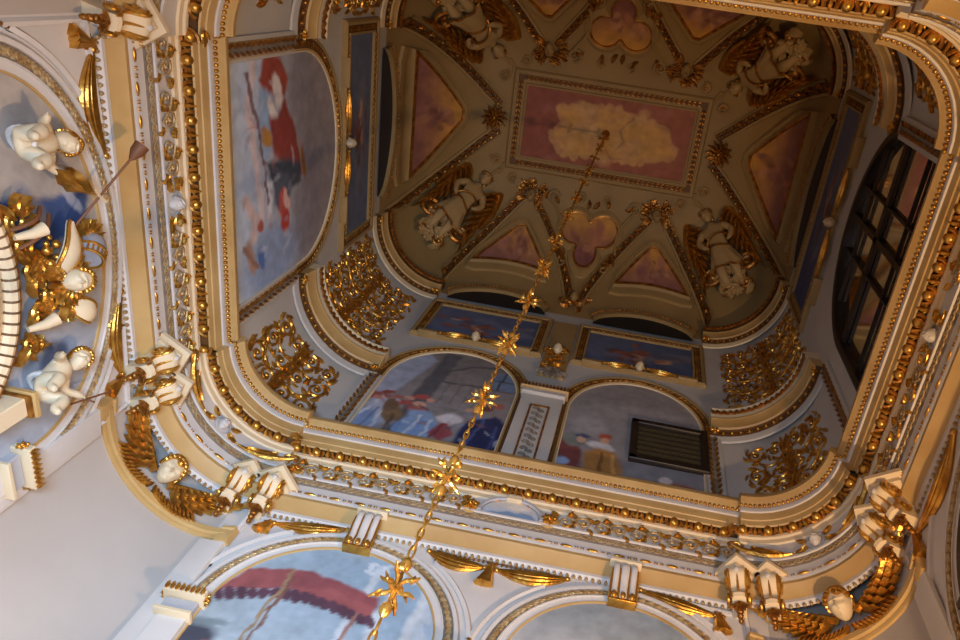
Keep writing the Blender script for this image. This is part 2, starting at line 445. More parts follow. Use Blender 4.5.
# ------------------------------------------------------------------ arched bays
def arch_band(mb, side, c, half, spring, rise, zb, prof, lo):
    return mb.rows([[wp(side, s, z, h, lo) for s, z in arch_curve(c, half, spring, rise, zb, off)] for off, h in prof])
def arch_surround(label, side, c, half, spring, rise, zb, w, lo, group, step=.0105):
    leafmat = 'carved' if lo else 'gold_old'
    t = thing('arch_surround', label, 'arch', group, at=wp(side, c, zb, 0, lo))
    k = w/.03; zb = -.2 if lo else zb
    i0, i1, c1 = (.010, .0115, .0235) if lo else (.004, .0055, .0245)
    arch_band(MB(), side, c, half, spring, rise, zb, [(-.0005, 0), (-.0005, .0045), (.0016*k, .0048), (.0016*k, .0030)], lo).build('gilt_fillet', 'tan' if lo else 'cream', t)
    arch_band(MB(), side, c, half, spring, rise, zb, [(.0016*k, .0030), (i0*k, .0040), (i0*k, .0058), (i1*k, .0058), (i1*k, .003)], lo).build('inner_moulding', 'white' if lo else 'tan', t)
    arch_band(MB(), side, c, half, spring, rise, zb, [(i1*k, .003), (c1*k, .003)], lo).build('carved_ground', 'lattice' if lo else 'bronze', t)
    arch_band(MB(), side, c, half, spring, rise, zb, [(c1*k, .003), (c1*k, .0058), (c1*k+.0015, .0062), (.028*k, .0062), (.03*k, .004), (.031*k, 0)], lo).build('outer_moulding', 'white' if lo else 'vault', t)
    mb = MB()
    pts = walk(arch_curve(c, half, spring, rise, max(zb, .45), (i1+c1)/2*k), step, closed=False)
    for i, (p, tg) in enumerate(pts):
        a = math.atan2(tg.y, tg.x)
        f = lambda x, y, h: wp(side, x, y, .003+h, lo)
        mb.leaf(f, p.x-math.cos(a)*step*.5-math.sin(a)*.0032*k, p.y-math.sin(a)*step*.5+math.cos(a)*.0032*k, a-.5, step*1.1, .0034*k, .45)
        mb.leaf(f, p.x-math.cos(a)*step*.5+math.sin(a)*.0032*k, p.y-math.sin(a)*step*.5-math.cos(a)*.0032*k, a+.5, step*1.1, .0034*k, .45)
        mb.ell(f(p.x, p.y, .001), (.0017*k,)*3, None, 6, 4)
    mb.build('leaf_band', leafmat, t)
    return t
# -- lower storey
FA = dict(half=.133, spring=.652, rise=.137, zb=.42)
LAr = dict(half=.19, spring=.652, rise=.145, zb=.40)
gA = 'arch surrounds of the lower storey'
arch_surround('left-hand of the two lower arches below the broad ochre band, round the tent fresco', 'far', -.172, FA['half'], FA['spring'], FA['rise'], FA['zb'], .03, True, gA)
arch_surround('right-hand of the two lower arches below the broad ochre band, round the blank grey fresco', 'far', .172, FA['half'], FA['spring'], FA['rise'], FA['zb'], .03, True, gA)
arch_surround('wide gilded arch at the far left round the niche with the winged cartouche', 'left', 0, LAr['half'], LAr['spring'], LAr['rise'], LAr['zb'], .033, True, gA)
arch_surround('wide shaded arch at the right edge beside the hanging drapery', 'right', 0, .172, .63, .135, .40, .033, True, gA)

g, nr, nc = arch_grid(-.172, FA['half'], FA['spring'], FA['rise'], FA['zb'])
p = Paint((150, 172, 190)).grad((166, 178, 184), (-.3, .6), (138, 166, 190), (-.1, .78))
p.p([(-.05, .42), (-.085, .6), (-.06, .77), (-.03, .70), (-.03, .42)], (176, 190, 204), .01)
for x in (-.145, -.115, -.075): p.p([(x-.022, .42), (x-.012, .42), (x+.018, .775), (x+.006, .775)], (196, 204, 212), .005, .8)
for i in range(12): p.e(-.145+.02*(i % 4), .757+.009*(i//4), .007, .004, (206, 214, 222), .4*i, .3, .7)
p.p([(-.10, .42), (-.05, .60), (-.045, .655), (-.085, .63), (-.12, .42)], (96, 132, 184), .006)
p.p([(-.287, .722), (-.226, .738), (-.186, .732), (-.121, .717), (-.115, .684), (-.15, .688), (-.19, .694), (-.232, .702), (-.262, .694), (-.303, .678)], (150, 84, 86), .004)
p.p([(-.226, .738), (-.186, .732), (-.121, .717), (-.117, .700), (-.18, .716), (-.236, .704)], (132, 72, 80), .004, .6)
for i in range(16):
    t = i/15; x = -.30+.184*t; z = .676+.017*math.sin(PI*min(1, t*1.1))+.006*t
    p.e(x, z-.003, .0065, .011, (86, 58, 74), .5, .4)
p.l([(-.232, .736), (-.262, .42)], .0022, (150, 126, 96)); p.l([(-.228, .72), (-.236, .60)], .0020, (120, 84, 74))
p.l([(-.134, .685), (-.15, .60)], .002, (150, 110, 100))
p.e(-.30, .60, .03, .03, (66, 70, 84), 0, .5); p.e(-.275, .585, .018, .016, (176, 120, 116), 0, .5); p.e(-.29, .628, .022, .007, (120, 134, 140), .2, .6)
fresco('fresco', 'arched fresco with a fringed red tent canopy under a blue sky', 'frescoes of the lower storey', p, g, lambda x, y, h: wp('far', x, y, .002+h), nr, nc)
g, nr, nc = arch_grid(.172, FA['half'], FA['spring'], FA['rise'], FA['zb'], 70, 70)
p = Paint((150, 158, 164)).grad((200, 196, 190), (.17, .60), (140, 152, 162), (.19, .78))
p.e(.17, .70, .10, .015, (172, 178, 180), .15, .9, .5); p.e(.2, .735, .09, .01, (158, 168, 174), -.1, .9, .5)
fresco('fresco', 'arched fresco of empty pale grey sky, right of the tent fresco', 'frescoes of the lower storey', p, g, lambda x, y, h: wp('far', x, y, .002+h), nr, nc)
g, nr, nc = arch_grid(0, LAr['half'], LAr['spring'], LAr['rise'], LAr['zb'], 90, 90)
p = Paint((170, 162, 156)).grad((170, 162, 154), (-.05, .75), (160, 168, 182), (.14, .70))
p.p([(-.056, .788), (-.018, .772), (-.008, .70), (-.02, .62), (-.085, .62), (-.066, .69), (-.058, .73)], (56, 78, 124), .006)
p.e(-.055, .70, .03, .012, (120, 122, 136), .6, .8, .8); p.e(-.05, .76, .02, .006, (170, 176, 190), .7, .6, .7)
p.e(.11, .70, .016, .022, (66, 74, 104), .4, .6, .8)
fresco('fresco', 'pale grey arched fresco with a dark blue patch behind the winged cartouche', 'frescoes of the lower storey', p, g, lambda x, y, h: wp('left', x, y, .002+h), nr, nc)

# arched window of the lower right wall, dark, closed by a timber frame
t = thing('lower_window', 'dark timber window frame inside the shaded arch at the right edge', 'window', at=wp('right', 0, .42))
mb = MB(); arch_band(mb, 'right', 0, .166, .628, .128, .42, [(-.012, .001), (-.012, .010), (.0, .010), (.0, .001)], True); mb.build('frame', 'wood', t)
mb = MB()
for x in (-.06, .06): mb.box(wp('right', x, .59, .006), (.008, .008, .34))
mb.box(wp('right', 0, .66, .006), (.008, .34, .008)); mb.build('glazing_bar', 'wood', t)
gg, nr, nc = arch_grid(0, .166, .628, .128, .42, 20, 20)
mb = MB(); mb.rows([[wp('right', x, y, .002) for x, y in gg[r*nc:(r+1)*nc]] for r in range(nr)]); mb.rows([[wp('right', x, y, .0025) for x, y in gg[r*nc:(r+1)*nc]] for r in range(nr)])
mb.build('pane', 'grey', t)

# -- upper storey
UF = dict(half=.118, spring=1.245, rise=.14, zb=.985)
UL = dict(half=.170, spring=1.262, rise=.148, zb=.985)
gB = 'arch surrounds of the upper storey'
arch_surround('gilded upper arch round the crowded fresco, left of the narrow carved pilaster', 'far', -.167, UF['half'], UF['spring'], UF['rise'], UF['zb'], .026, False, gB)
arch_surround('gilded upper arch round the fresco with the dark grille, right of the narrow carved pilaster', 'far', .167, UF['half'], UF['spring'], UF['rise'], UF['zb'], .026, False, gB)
arch_surround('tall gilded upper arch round the fresco of the red-hooded figure', 'left', 0, UL['half'], UL['spring'], UL['rise'], UL['zb'], .026, False, gB)
g, nr, nc = arch_grid(0, UL['half'], UL['spring'], UL['rise'], UL['zb'], 120, 120)
p = Paint((150, 146, 152)).grad((190, 204, 224), (0, 1.06), (150, 142, 146), (0, 1.30))  # cool daylight at the foot of the picture is mixed into this gradient
p.e(.13, 1.15, .05, .10, (148, 166, 200), 0, .8); p.e(-.15, 1.09, .05, .04, (186, 200, 222), 0, .8)
p.e(-.10, 1.27, .10, .05, (132, 128, 136), .2, .9, .7); p.e(.07, 1.29, .08, .05, (128, 124, 134), -.2, .9, .7)
p.p([(-.13, 1.12), (-.09, 1.11), (-.02, 1.135), (-.05, 1.165), (-.125, 1.155)], (150, 178, 214), .01)
p.p([(-.178, 1.14), (-.165, 1.19), (-.135, 1.215), (-.11, 1.20), (-.112, 1.165), (-.125, 1.14), (-.14, 1.115)], (156, 72, 60), .008)
p.e(-.122, 1.176, .024, .014, (226, 216, 212), .3, .5); p.e(-.085, 1.165, .032, .010, (230, 222, 220), .6, .5)
p.p([(-.11, 1.20), (-.05, 1.24), (.02, 1.265), (.03, 1.235), (-.02, 1.19), (-.07, 1.165)], (138, 62, 52), .008)
p.p([(-.085, 1.15), (-.03, 1.16), (.0, 1.20), (.0, 1.245), (-.04, 1.235), (-.08, 1.20)], (146, 66, 60), .010)
p.e(-.06, 1.14, .022, .012, (190, 140, 70), .8, .5); p.e(.0, 1.27, .03, .008, (140, 92, 44), .3, .6)
p.p([(-.02, 1.13), (.03, 1.17), (.035, 1.26), (.0, 1.255), (-.015, 1.20)], (70, 78, 90), .010)
p.e(.03, 1.19, .03, .03, (86, 96, 112), .3, .5); p.p([(.0, 1.13), (.06, 1.135), (.07, 1.155), (.01, 1.155)], (214, 216, 226), .008)
p.e(.055, 1.195, .025, .018, (196, 82, 72), .2, .5); p.e(.05, 1.205, .02, .008, (232, 190, 184), .5, .6); p.e(.085, 1.20, .018, .014, (180, 66, 54), 0, .5)
p.l([(-.17, 1.10), (-.10, 1.085), (-.03, 1.105), (.06, 1.12)], .009, (216, 200, 204)); p.l([(-.15, 1.08), (-.06, 1.12), (.04, 1.14)], .004, (128, 104, 112))
p.l([(.02, 1.07), (.055, 1.10), (.08, 1.09)], .010, (208, 186, 182)); p.e(.07, 1.115, .012, .010, (186, 96, 84), 0, .5)
p.e(.11, 1.08, .03, .014, (178, 140, 120), .3, .6); p.e(.12, 1.115, .02, .010, (84, 116, 176), .4, .5); p.l([(.09, 1.06), (.13, 1.10)], .006, (150, 116, 104))
for i in range(40):
    x = random.uniform(-.15, .14); z = random.uniform(1.05, 1.26)
    p.e(x, z, random.uniform(.006, .016), random.uniform(.002, .006), random.choice([(206, 210, 224), (150, 160, 186), (176, 110, 104), (120, 112, 124)]), random.uniform(0, 3), .8, .4)
fresco('fresco', 'tall arched fresco of a red-hooded figure among clouds and pale bodies', 'frescoes of the upper storey', p, g, lambda x, y, h: wp('left', x, y, .002+h, False), nr, nc, amp=.006, freq=30)

g, nr, nc = arch_grid(-.167, UF['half'], UF['spring'], UF['rise'], UF['zb'], 120, 120)
p = Paint((134, 126, 124)).grad((150, 146, 150), (-.17, 1.0), (122, 114, 112), (-.15, 1.38))
p.p([(-.29, 1.17), (-.25, 1.20), (-.215, 1.335), (-.235, 1.36), (-.29, 1.30)], (160, 166, 186), .008)
p.p([(-.235, 1.0), (-.205, 1.0), (-.175, 1.37), (-.205, 1.385)], (88, 88, 94), .006)
p.l([(-.185, 1.30), (-.15, 1.335), (-.10, 1.35), (-.05, 1.33)], .004, (92, 88, 90)); p.l([(-.19, 1.26), (-.05, 1.265)], .004, (96, 90, 92))
p.p([(-.11, 1.265), (-.10, 1.32), (-.075, 1.345), (-.05, 1.335), (-.05, 1.265)], (104, 122, 152), .004)
for a in ((-.10, 1.30, -.05, 1.30), (-.085, 1.265, -.08, 1.34)): p.l([a[:2], a[2:]], .002, (70, 66, 66))
for i in range(5): p.l([(-.175+.02*i, 1.18), (-.168+.02*i, 1.26)], .002, (110, 98, 96), .8, .6)
p.e(-.28, 1.17, .03, .012, (150, 84, 80), .1, .5); p.e(-.255, 1.125, .026, .04, (172, 178, 196), .3, .4); p.e(-.278, 1.08, .03, .04, (132, 150, 182), .2, .4)
p.e(-.235, 1.12, .016, .035, (128, 102, 74), .3, .4); p.e(-.225, 1.16, .018, .008, (166, 84, 78), .3, .5); p.e(-.205, 1.19, .016, .007, (168, 82, 78), .4, .5)
p.e(-.20, 1.165, .012, .010, (206, 160, 140), 0, .5); p.e(-.195, 1.14, .022, .014, (164, 90, 84), -.4, .5)
p.p([(-.225, 1.04), (-.21, 1.14), (-.175, 1.15), (-.15, 1.10), (-.17, 1.04)], (132, 158, 196), .008); p.l([(-.20, 1.05), (-.185, 1.13)], .003, (190, 200, 214))
p.p([(-.165, 1.08), (-.145, 1.125), (-.12, 1.09), (-.14, 1.06)], (150, 70, 76), .006)
p.e(-.14, 1.135, .022, .016, (206, 200, 206), .4, .5); p.p([(-.125, 1.02), (-.11, 1.14), (-.07, 1.17), (-.045, 1.15), (-.045, 1.02)], (36, 44, 84), .008)
p.l([(-.10, 1.05), (-.085, 1.15)], .003, (70, 82, 128)); p.e(-.09, 1.19, .014, .010, (118, 70, 64), 0, .5); p.e(-.07, 1.205, .012, .010, (160, 96, 84), 0, .5); p.e(-.11, 1.175, .012, .008, (190, 150, 130), 0, .5)
for x, z, rx, rz, c, a in ((-.268, 1.165, .010, .008, (176, 120, 104), 0), (-.24, 1.175, .009, .007, (160, 96, 88), 0), (-.222, 1.178, .008, .007, (190, 140, 122), 0), (-.185, 1.185, .008, .007, (196, 146, 126), 0), (-.262, 1.188, .014, .006, (140, 70, 66), .3), (-.245, 1.145, .012, .022, (112, 86, 66), .2)): p.e(x, z, rx, rz, c, a, .4)
for x0, z0, x1, z1, c in ((-.275, 1.04, -.262, 1.13, (104, 122, 160)), (-.262, 1.03, -.252, 1.12, (190, 196, 208)), (-.238, 1.04, -.232, 1.12, (92, 72, 52)), (-.222, 1.04, -.212, 1.10, (110, 140, 190)), (-.192, 1.05, -.182, 1.12, (120, 150, 200)), (-.176, 1.05, -.168, 1.12, (190, 202, 216)), (-.158, 1.07, -.146, 1.115, (112, 50, 58)), (-.118, 1.03, -.10, 1.13, (24, 28, 58)), (-.066, 1.03, -.06, 1.14, (66, 76, 124)), (-.20, 1.16, -.18, 1.15, (120, 60, 58)), (-.285, 1.10, -.27, 1.15, (200, 206, 222))): p.l([(x0, z0), ((x0+x1)/2+.004, (z0+z1)/2), (x1, z1)], .0028, c, .6, .85)
for i in range(45): p.e(random.uniform(-.28, -.05), random.uniform(1.02, 1.18), random.uniform(.004, .012), random.uniform(.002, .005), random.choice([(210, 214, 226), (110, 96, 96), (160, 100, 92), (120, 146, 190)]), random.uniform(0, 3), .8, .45)
fresco('fresco', 'arched fresco of a crowd in blue and white robes before a grey hall', 'frescoes of the upper storey', p, g, lambda x, y, h: wp('far', x, y, .002+h, False), nr, nc)
g, nr, nc = arch_grid(.167, UF['half'], UF['spring'], UF['rise'], UF['zb'], 120, 120)
p = Paint((140, 138, 142)).grad((132, 132, 140), (.17, 1.02), (146, 140, 140), (.17, 1.38))
p.e(.17, 1.27, .09, .03, (160, 156, 158), .2, .9, .6); p.e(.09, 1.20, .03, .03, (172, 168, 174), .5, .8, .7)
p.e(.065, 1.10, .022, .045, (120, 64, 62), .2, .5); p.e(.07, 1.145, .02, .02, (120, 126, 124), .6, .5); p.e(.083, 1.162, .012, .006, (70, 84, 116), .2, .5); p.e(.082, 1.15, .008, .008, (200, 164, 140), 0, .5)
p.e(.121, 1.172, .012, .008, (176, 84, 66), .1, .5); p.e(.120, 1.158, .008, .008, (206, 160, 130), 0, .5); p.e(.116, 1.14, .024, .012, (206, 206, 214), -.2, .5)
p.p([(.095, 1.04), (.09, 1.11), (.11, 1.135), (.14, 1.13), (.155, 1.08), (.14, 1.04)], (166, 118, 62), .010); p.l([(.12, 1.05), (.118, 1.12)], .003, (122, 84, 44)); p.l([(.14, 1.06), (.137, 1.115)], .003, (198, 150, 88))
p.e(.07, 1.05, .03, .02, (130, 66, 70), 0, .5); p.e(.105, 1.035, .03, .016, (168, 186, 210), 0, .5); p.e(.055, 1.075, .012, .012, (150, 170, 206), 0, .6)
p.e(.225, 1.07, .012, .012, (210, 200, 200), 0, .5); p.e(.25, 1.06, .022, .012, (150, 96, 78), .1, .5)
fresco('fresco', 'arched fresco with robed people beside the dark rectangular grille', 'frescoes of the upper storey', p, g, lambda x, y, h: wp('far', x, y, .002+h, False), nr, nc)

# framed oblong frescoes above the upper arches
def oblong(label, side, c, half, z0, z1, paint, flabel):
    g, nr, nc = rect_grid(c-half, c+half, z0, z1, 90, 50)
    fresco('fresco', flabel, 'oblong frescoes under the vault', paint, g, lambda x, y, h: wp(side, x, y, .003+h, False), nr, nc)
    t = thing('picture_frame', label, 'frame', 'frames of the oblong frescoes', at=wp(side, c, z0-.025, 0, False))
    def rectband(prof):
        mb = MB(); mb.rows([[wp(side, x, z, h, False) for x, z in ((c-half-o, z0-o), (c+half+o, z0-o), (c+half+o, z1+o), (c-half-o, z1+o), (c-half-o, z0-o))] for o, h in prof]); return mb
    rectband([(-.001, .001), (-.001, .008), (.003, .008), (.003, .005)]).build('inner_fillet', 'vault', t)
    rectband([(.003, .005), (.016, .006)]).build('carved_ground', 'bronze', t)
    rectband([(.016, .006), (.016, .009), (.021, .010), (.025, .006), (.025, 0)]).build('outer_fillet', 'vault', t)
    mb = MB()
    for (x0, y0), (x1, y1) in (((c-half, z0-.0095), (c+half, z0-.0095)), ((c-half, z1+.0095), (c+half, z1+.0095)), ((c-half-.0095, z0), (c-half-.0095, z1)), ((c+half+.0095, z0), (c+half+.0095, z1))):
        L = math.hypot(x1-x0, y1-y0); n = int(L/.011); a = math.atan2(y1-y0, x1-x0)
        for i in range(n):
            x = x0+(x1-x0)*(i+.1)/n; y = y0+(y1-y0)*(i+.1)/n; f = lambda x, y, h: wp(side, x, y, .0055+h, False)
            mb.leaf(f, x, y, a+.5, .010, .0028, .5); mb.leaf(f, x, y, a-.5, .010, .0028, .5)
    mb.build('leaf_carving', 'gold_old', t)
def sky(c, z0, z1, seed, dark=(74, 88, 122), warm=(150, 84, 56)):
    r = random.Random(seed); p = Paint(dark).grad((96, 106, 132), (c-.1, z0), dark, (c+.1, z1))
    for i in range(9): p.e(c+r.uniform(-.09, .09), (z0+z1)/2+r.uniform(-.03, .03), r.uniform(.02, .05), r.uniform(.006, .012), r.choice([(112, 116, 136), (90, 92, 112), (126, 112, 112)]), r.uniform(-.5, .5), .9, .6)
    for i in range(16): p.e(c+r.gauss(-.01, .035), (z0+z1)/2+r.gauss(-.005, .018), r.uniform(.008, .02), r.uniform(.004, .009), r.choice([warm, (124, 70, 52), (196, 150, 116), (96, 66, 60)]), r.uniform(-.6, .6), .6, .8)
    return p
oblong('left of the two oblong gilded frames under the dark slots of the vault', 'far', -.165, .111, 1.458, 1.602, sky(-.165, 1.458, 1.602, 1), 'oblong dark blue fresco of airborne figures, above the crowd fresco')
oblong('right of the two oblong gilded frames under the dark slots of the vault', 'far', .165, .111, 1.458, 1.602, sky(.165, 1.458, 1.602, 2), 'oblong dark blue fresco of airborne figures, above the dark grille')
oblong('long gilded frame beside the tall arch of the red-hooded figure', 'left', 0, .185, 1.462, 1.59, sky(0, 1.47, 1.6, 5, (92, 104, 128), (96, 60, 44)), 'long blue-grey fresco with dark figures, beside the tall red-hood arch')
oblong('long unlit frame above the dark arched window', 'right', 0, .185, 1.470, 1.60, sky(0, 1.47, 1.6, 9, (60, 72, 112), (80, 60, 60)), 'long dark blue fresco above the arched window, nearly unlit')

# arched window of the upper right wall
win = thing('window_1', 'large dark arched timber window high in the unlit right-hand wall', 'window', at=(A2, WC, .985)); win['kind'] = 'structure'
def wpt(s, z, h): return (A2-h, s, z)
for k, (prof) in enumerate(([(-.007, -.012), (-.007, .003), (.0, .005), (.006, .003), (.006, .0)],)):
    mb = MB(); mb.rows([[wpt(s, z, h) for s, z in arch_curve(WC, WA, WZ, WR, .985, o)] for o, h in prof]); mb.build('window_frame', 'wood', win)
mb = MB()
def inside(v): return WZ+WR*math.sqrt(max(0, 1-((v-WC)/WA)**2))
for v, w in ((-.041, .009), (-.092, .003), (.012, .003)):
    zt = inside(v); mb.box((A2+.005, v, (.985+zt)/2), (.006, w, zt-.985))
for z, w in ((1.21, .014), (1.30, .003), (1.10, .003)):
    hw = WA*(math.sqrt(max(0, 1-((z-WZ)/WR)**2)) if z > WZ else 1); mb.box((A2+.005, WC, z), (.006, 2*hw, w))
mb.build('glazing_bar', 'wood', win)
gg, nr, nc = arch_grid(WC, WA, WZ, WR, .985, 20, 20)
mb = MB(); mb.rows([[(A2+.009, x, y) for x, y in gg[r*nc:(r+1)*nc]] for r in range(nr)]); mb.rows([[(A2+.010, x, y) for x, y in gg[r*nc:(r+1)*nc]] for r in range(nr)])
mb.build('pane', 'glass', win)

# dark grille in the right upper fresco
t = thing('grille', 'dark rectangular wooden grille set in the right upper fresco', 'grille', at=(.228, B2, 1.112), rot=PI)
mb = MB()
for x, z, w, h in ((0, .004, .132, .012), (0, .124, .132, .012), (-.060, .064, .012, .128), (.060, .064, .012, .128)): mb.bbox((x, .006, z), (w, .010, h))
mb.build('frame', 'wood', t, True)
MB().box((0, .0035, .064), (.112, .003, .112)).build('mesh_panel', 'bars', t, True, 0)
mb = MB()
for i in range(7): mb.box((0, .006, .018+.0155*i), (.11, .002, .0025))
mb.build('slat', 'wood', t, True, 0)

# ------------------------------------------------------------------ pilasters, strips and capitals of the upper storey
t = thing('pilaster', 'white pilaster with narrow carved panel between the two upper far arches', 'pilaster', at=(0, B2, .97), rot=PI)
MB().bbox((0, .006, .1425), (.074, .014, .285), .1).build('shaft', 'upper', t, True)
mb = MB(); fr = [(-.016, .02), (.016, .02), (.016, .245), (-.016, .245)]
for i in range(4):
    a, b = fr[i], fr[(i+1) % 4]; mb.tube([(a[0], .0135, a[1]), (b[0], .0135, b[1])], .0022, 5)
mb.build('bead_frame', 'gold_old', t, True)
mb = MB(); f = lambda x, y, h: (x, .0132+h, y)
for i in range(11):
    y = .035+i*.019; mb.scroll(f, -.005, y, .006, 1.2, 0, 1, .0014); mb.scroll(f, .006, y+.008, .006, 1.2, PI, -1, .0014); mb.leaf(f, 0, y, PI/2, .012, .003, .5)
mb.build('carved_panel', 'lattice', t, True)
cp = MB().bbox((0, .009, .291), (.080, .020, .012), .2)
cp.build('capital_base', 'upper', t, True)
cp = MB().bbox((0, .011, .303), (.088, .024, .010), .2); cp.build('abacus', 'tan', t, True)
mb = MB()
for i in range(14): mb.leaf(lambda x, y, h: (x, .0225+h, y), -.042+.0065*i, .298, PI/2, .012, .0032, .6)
mb.build('leaf_row', 'gold_old', t, True)

def jamb(label, side, s, z0, z1, w=.014, carved='lattice'):
    t = thing('pilaster_strip', label, 'pilaster', 'narrow strips beside the upper arches', at=wp(side, s, z0, 0, False), rot=WROT[side])
    MB().bbox((0, .002, (z1-z0)/2), (w*2.3, .006, z1-z0), .1).build('shaft', 'upper', t, True)
    MB().box((0, .0052, (z1-z0)/2), (w, .0012, z1-z0)).build('carved_ground', carved, t, True, 0)
    mb = MB(); n = int((z1-z0)/.016)
    for i in range(n):
        mb.leaf(lambda x, y, h: (x, .0056+h, y), -.003, .004+i*.016, PI/2+.4, .015, .003, .5); mb.leaf(lambda x, y, h: (x, .0056+h, y), .003, .004+i*.016, PI/2-.4, .015, .003, .5)
    mb.build('leaf_band', 'gold_old', t, True)
jamb('carved strip between the lower left scroll panel and the crowd fresco', 'far', -.303, .975, 1.235)
jamb('carved strip between the dark grille fresco and the right scroll panel', 'far', .303, .975, 1.235)
jamb('carved strip below the tall red-hood arch, towards the far left corner', 'left', .185, .975, 1.235)
jamb('carved strip at the head of the red-hood arch, by the top edge of the photo', 'left', -.185, .975, 1.235)
jamb('unlit carved strip beside the arched window, nearest the far right corner', 'right', .185, .975, 1.235)
jamb('unlit carved strip beside the arched window, at its top end', 'right', -.20, .975, 1.235)

# corner cornices of the upper storey (they stop against the arches)
def corner_run(q, cu, cv, eu, ev, off, rA, rB, n=14):
    """open run: from the side wall round the corner to the far / near wall; off = how far it stands out of the wall"""
    su, sv = [(1, 1), (-1, 1), (-1, -1), (1, -1)][q]
    A, B = rA-off, rB-off
    if q in (0, 2):
        pts = [(su*A, sv*ev)]+arc(A, B, cu, cv, q, n)+[(su*eu, sv*B)] if q == 0 else [(su*A, sv*ev)]+arc(A, B, cu, cv, q, n)+[(su*eu, sv*B)]
    else:
        pts = [(su*eu, sv*B)]+arc(A, B, cu, cv, q, n)+[(su*A, sv*ev)]
    return pts
def corner_cornice(name, label, group, q, prof_bands, eu, ev, cu, cv, egg, leaf):
    su, sv = [(1, 1), (-1, 1), (-1, -1), (1, -1)][q]
    t = thing(name, label, 'cornice', group, at=(su*.42, sv*.32, prof_bands[0][1][0][1]))
    def run(off):
        p = corner_run(q, cu, cv, eu, ev, off, A2, B2)
        a, b = p[0], p[-1]
        if q in (0, 2): w0, w1 = (su*(A2+.004), a[1]), (b[0], sv*(B2+.004))
        else: w0, w1 = (a[0], sv*(B2+.004)), (su*(A2+.004), b[1])
        return [w0]+p+[w1]
    for nm, prof, mat in prof_bands: loft(prof, run, False).build(nm, mat, t)
    d, z, st = egg; mb = MB(); mb2 = MB()
    base = lambda o: corner_run(q, cu, cv, eu, ev, o, A2, B2)
    for p, tg in walk(base(d), st, False):
        F = frame(p, tg, z); mb.ell((0, 0, 0), (st*.2, st*.22, st*.25), F, 8, 6)
        mm = MB(); mm.leaf(lambda x, y, h: (x+st*.5, -h*.5+.001, y-st*.25), 0, 0, PI/2, st*.5, st*.13, .5)
        mm.tube([(st*.34*math.cos(a), 0, -st*.02+st*.4*math.sin(a)) for a in [PI+PI*k/6 for k in range(7)]], st*.05, 4); mb2.add(mm.v, mm.f, F)
    mb.build('egg_row', 'gold', t); mb2.build('dart_row', 'gold_old', t)
    d, z, st = leaf; mb = MB()
    for p, tg in walk(base(d), st, False):
        F = frame(p, tg, z); mm = MB(); f = lambda x, y, h: (x, .0012+h, y)
        mm.leaf(f, 0, -.008, PI/2+.45, .014, .0035, .5); mm.leaf(f, 0, -.008, PI/2-.45, .014, .0035, .5); mb.add(mm.v, mm.f, F)
    mb.build('leaf_row', 'gold_old', t)
    # gilded flowers at the two ends
    for p, tg in (walk(base(.012), .012, False)[0], walk(base(.012), .012, False)[-1]):
        F = frame(p, tg, prof_bands[1][1][0][1]); mm = MB(); mm.flower(lambda x, y, h: (x, .004+h, y), 0, 0, .009, 6); MB().add(mm.v, mm.f, F).build('end_flower', 'gold', t)
    return t
QN = ['far right', 'far left', 'near left', 'near right']
lab2 = ['mid-height curved cornice between the two right-hand scroll panels, half in shadow', 'mid-height curved cornice between the two left-hand scroll panels, brightly lit', 'mid-height curved cornice at the top left, above the red-hooded fresco', 'mid-height curved cornice at the top right, by the rounded lip']
lab3 = ['upper curved cornice at the foot of the right-hand angel, in shadow', 'upper curved cornice at the foot of the left-hand angel, ochre and lit', 'upper curved cornice in the top left corner under the vault', 'upper curved cornice in the dim top right corner under the vault']
for q in range(4):
    corner_cornice('corner_cornice', lab2[q], 'mid-height corner cornices', q,
        [('lower_moulding', [(0, 1.226), (.003, 1.228), (.005, 1.235), (.006, 1.240)], 'upper'),
         ('egg_ground', [(.006, 1.240), (.006, 1.243), (.013, 1.252)], 'bronze'),
         ('fascia', [(.013, 1.252), (.016, 1.254), (.019, 1.276), (.021, 1.278), (.021, 1.281)], 'tan'),
         ('crown', [(.021, 1.281), (.0205, 1.284), (.026, 1.298), (.028, 1.300), (.028, 1.303), (0, 1.309)], 'cream')], .300, .190, .30, .20, (.0105, 1.245, .015), (.0242, 1.291, .011))
    corner_cornice('corner_cornice', lab3[q], 'upper corner cornices', q,
        [('lower_moulding', [(0, 1.636), (.003, 1.637), (.006, 1.646), (.006, 1.649)], 'cream'),
         ('egg_ground', [(.006, 1.649), (.006, 1.651), (.012, 1.659)], 'bronze'),
         ('fascia', [(.012, 1.659), (.015, 1.661), (.017, 1.682), (.019, 1.684), (.019, 1.687)], 'tan'),
         ('crown', [(.019, 1.687), (.0185, 1.690), (.023, 1.704), (.025, 1.706), (0, 1.714)], 'bronze')], .300, .190, .30, .20, (.0095, 1.6535, .013), (.0215, 1.697, .010))

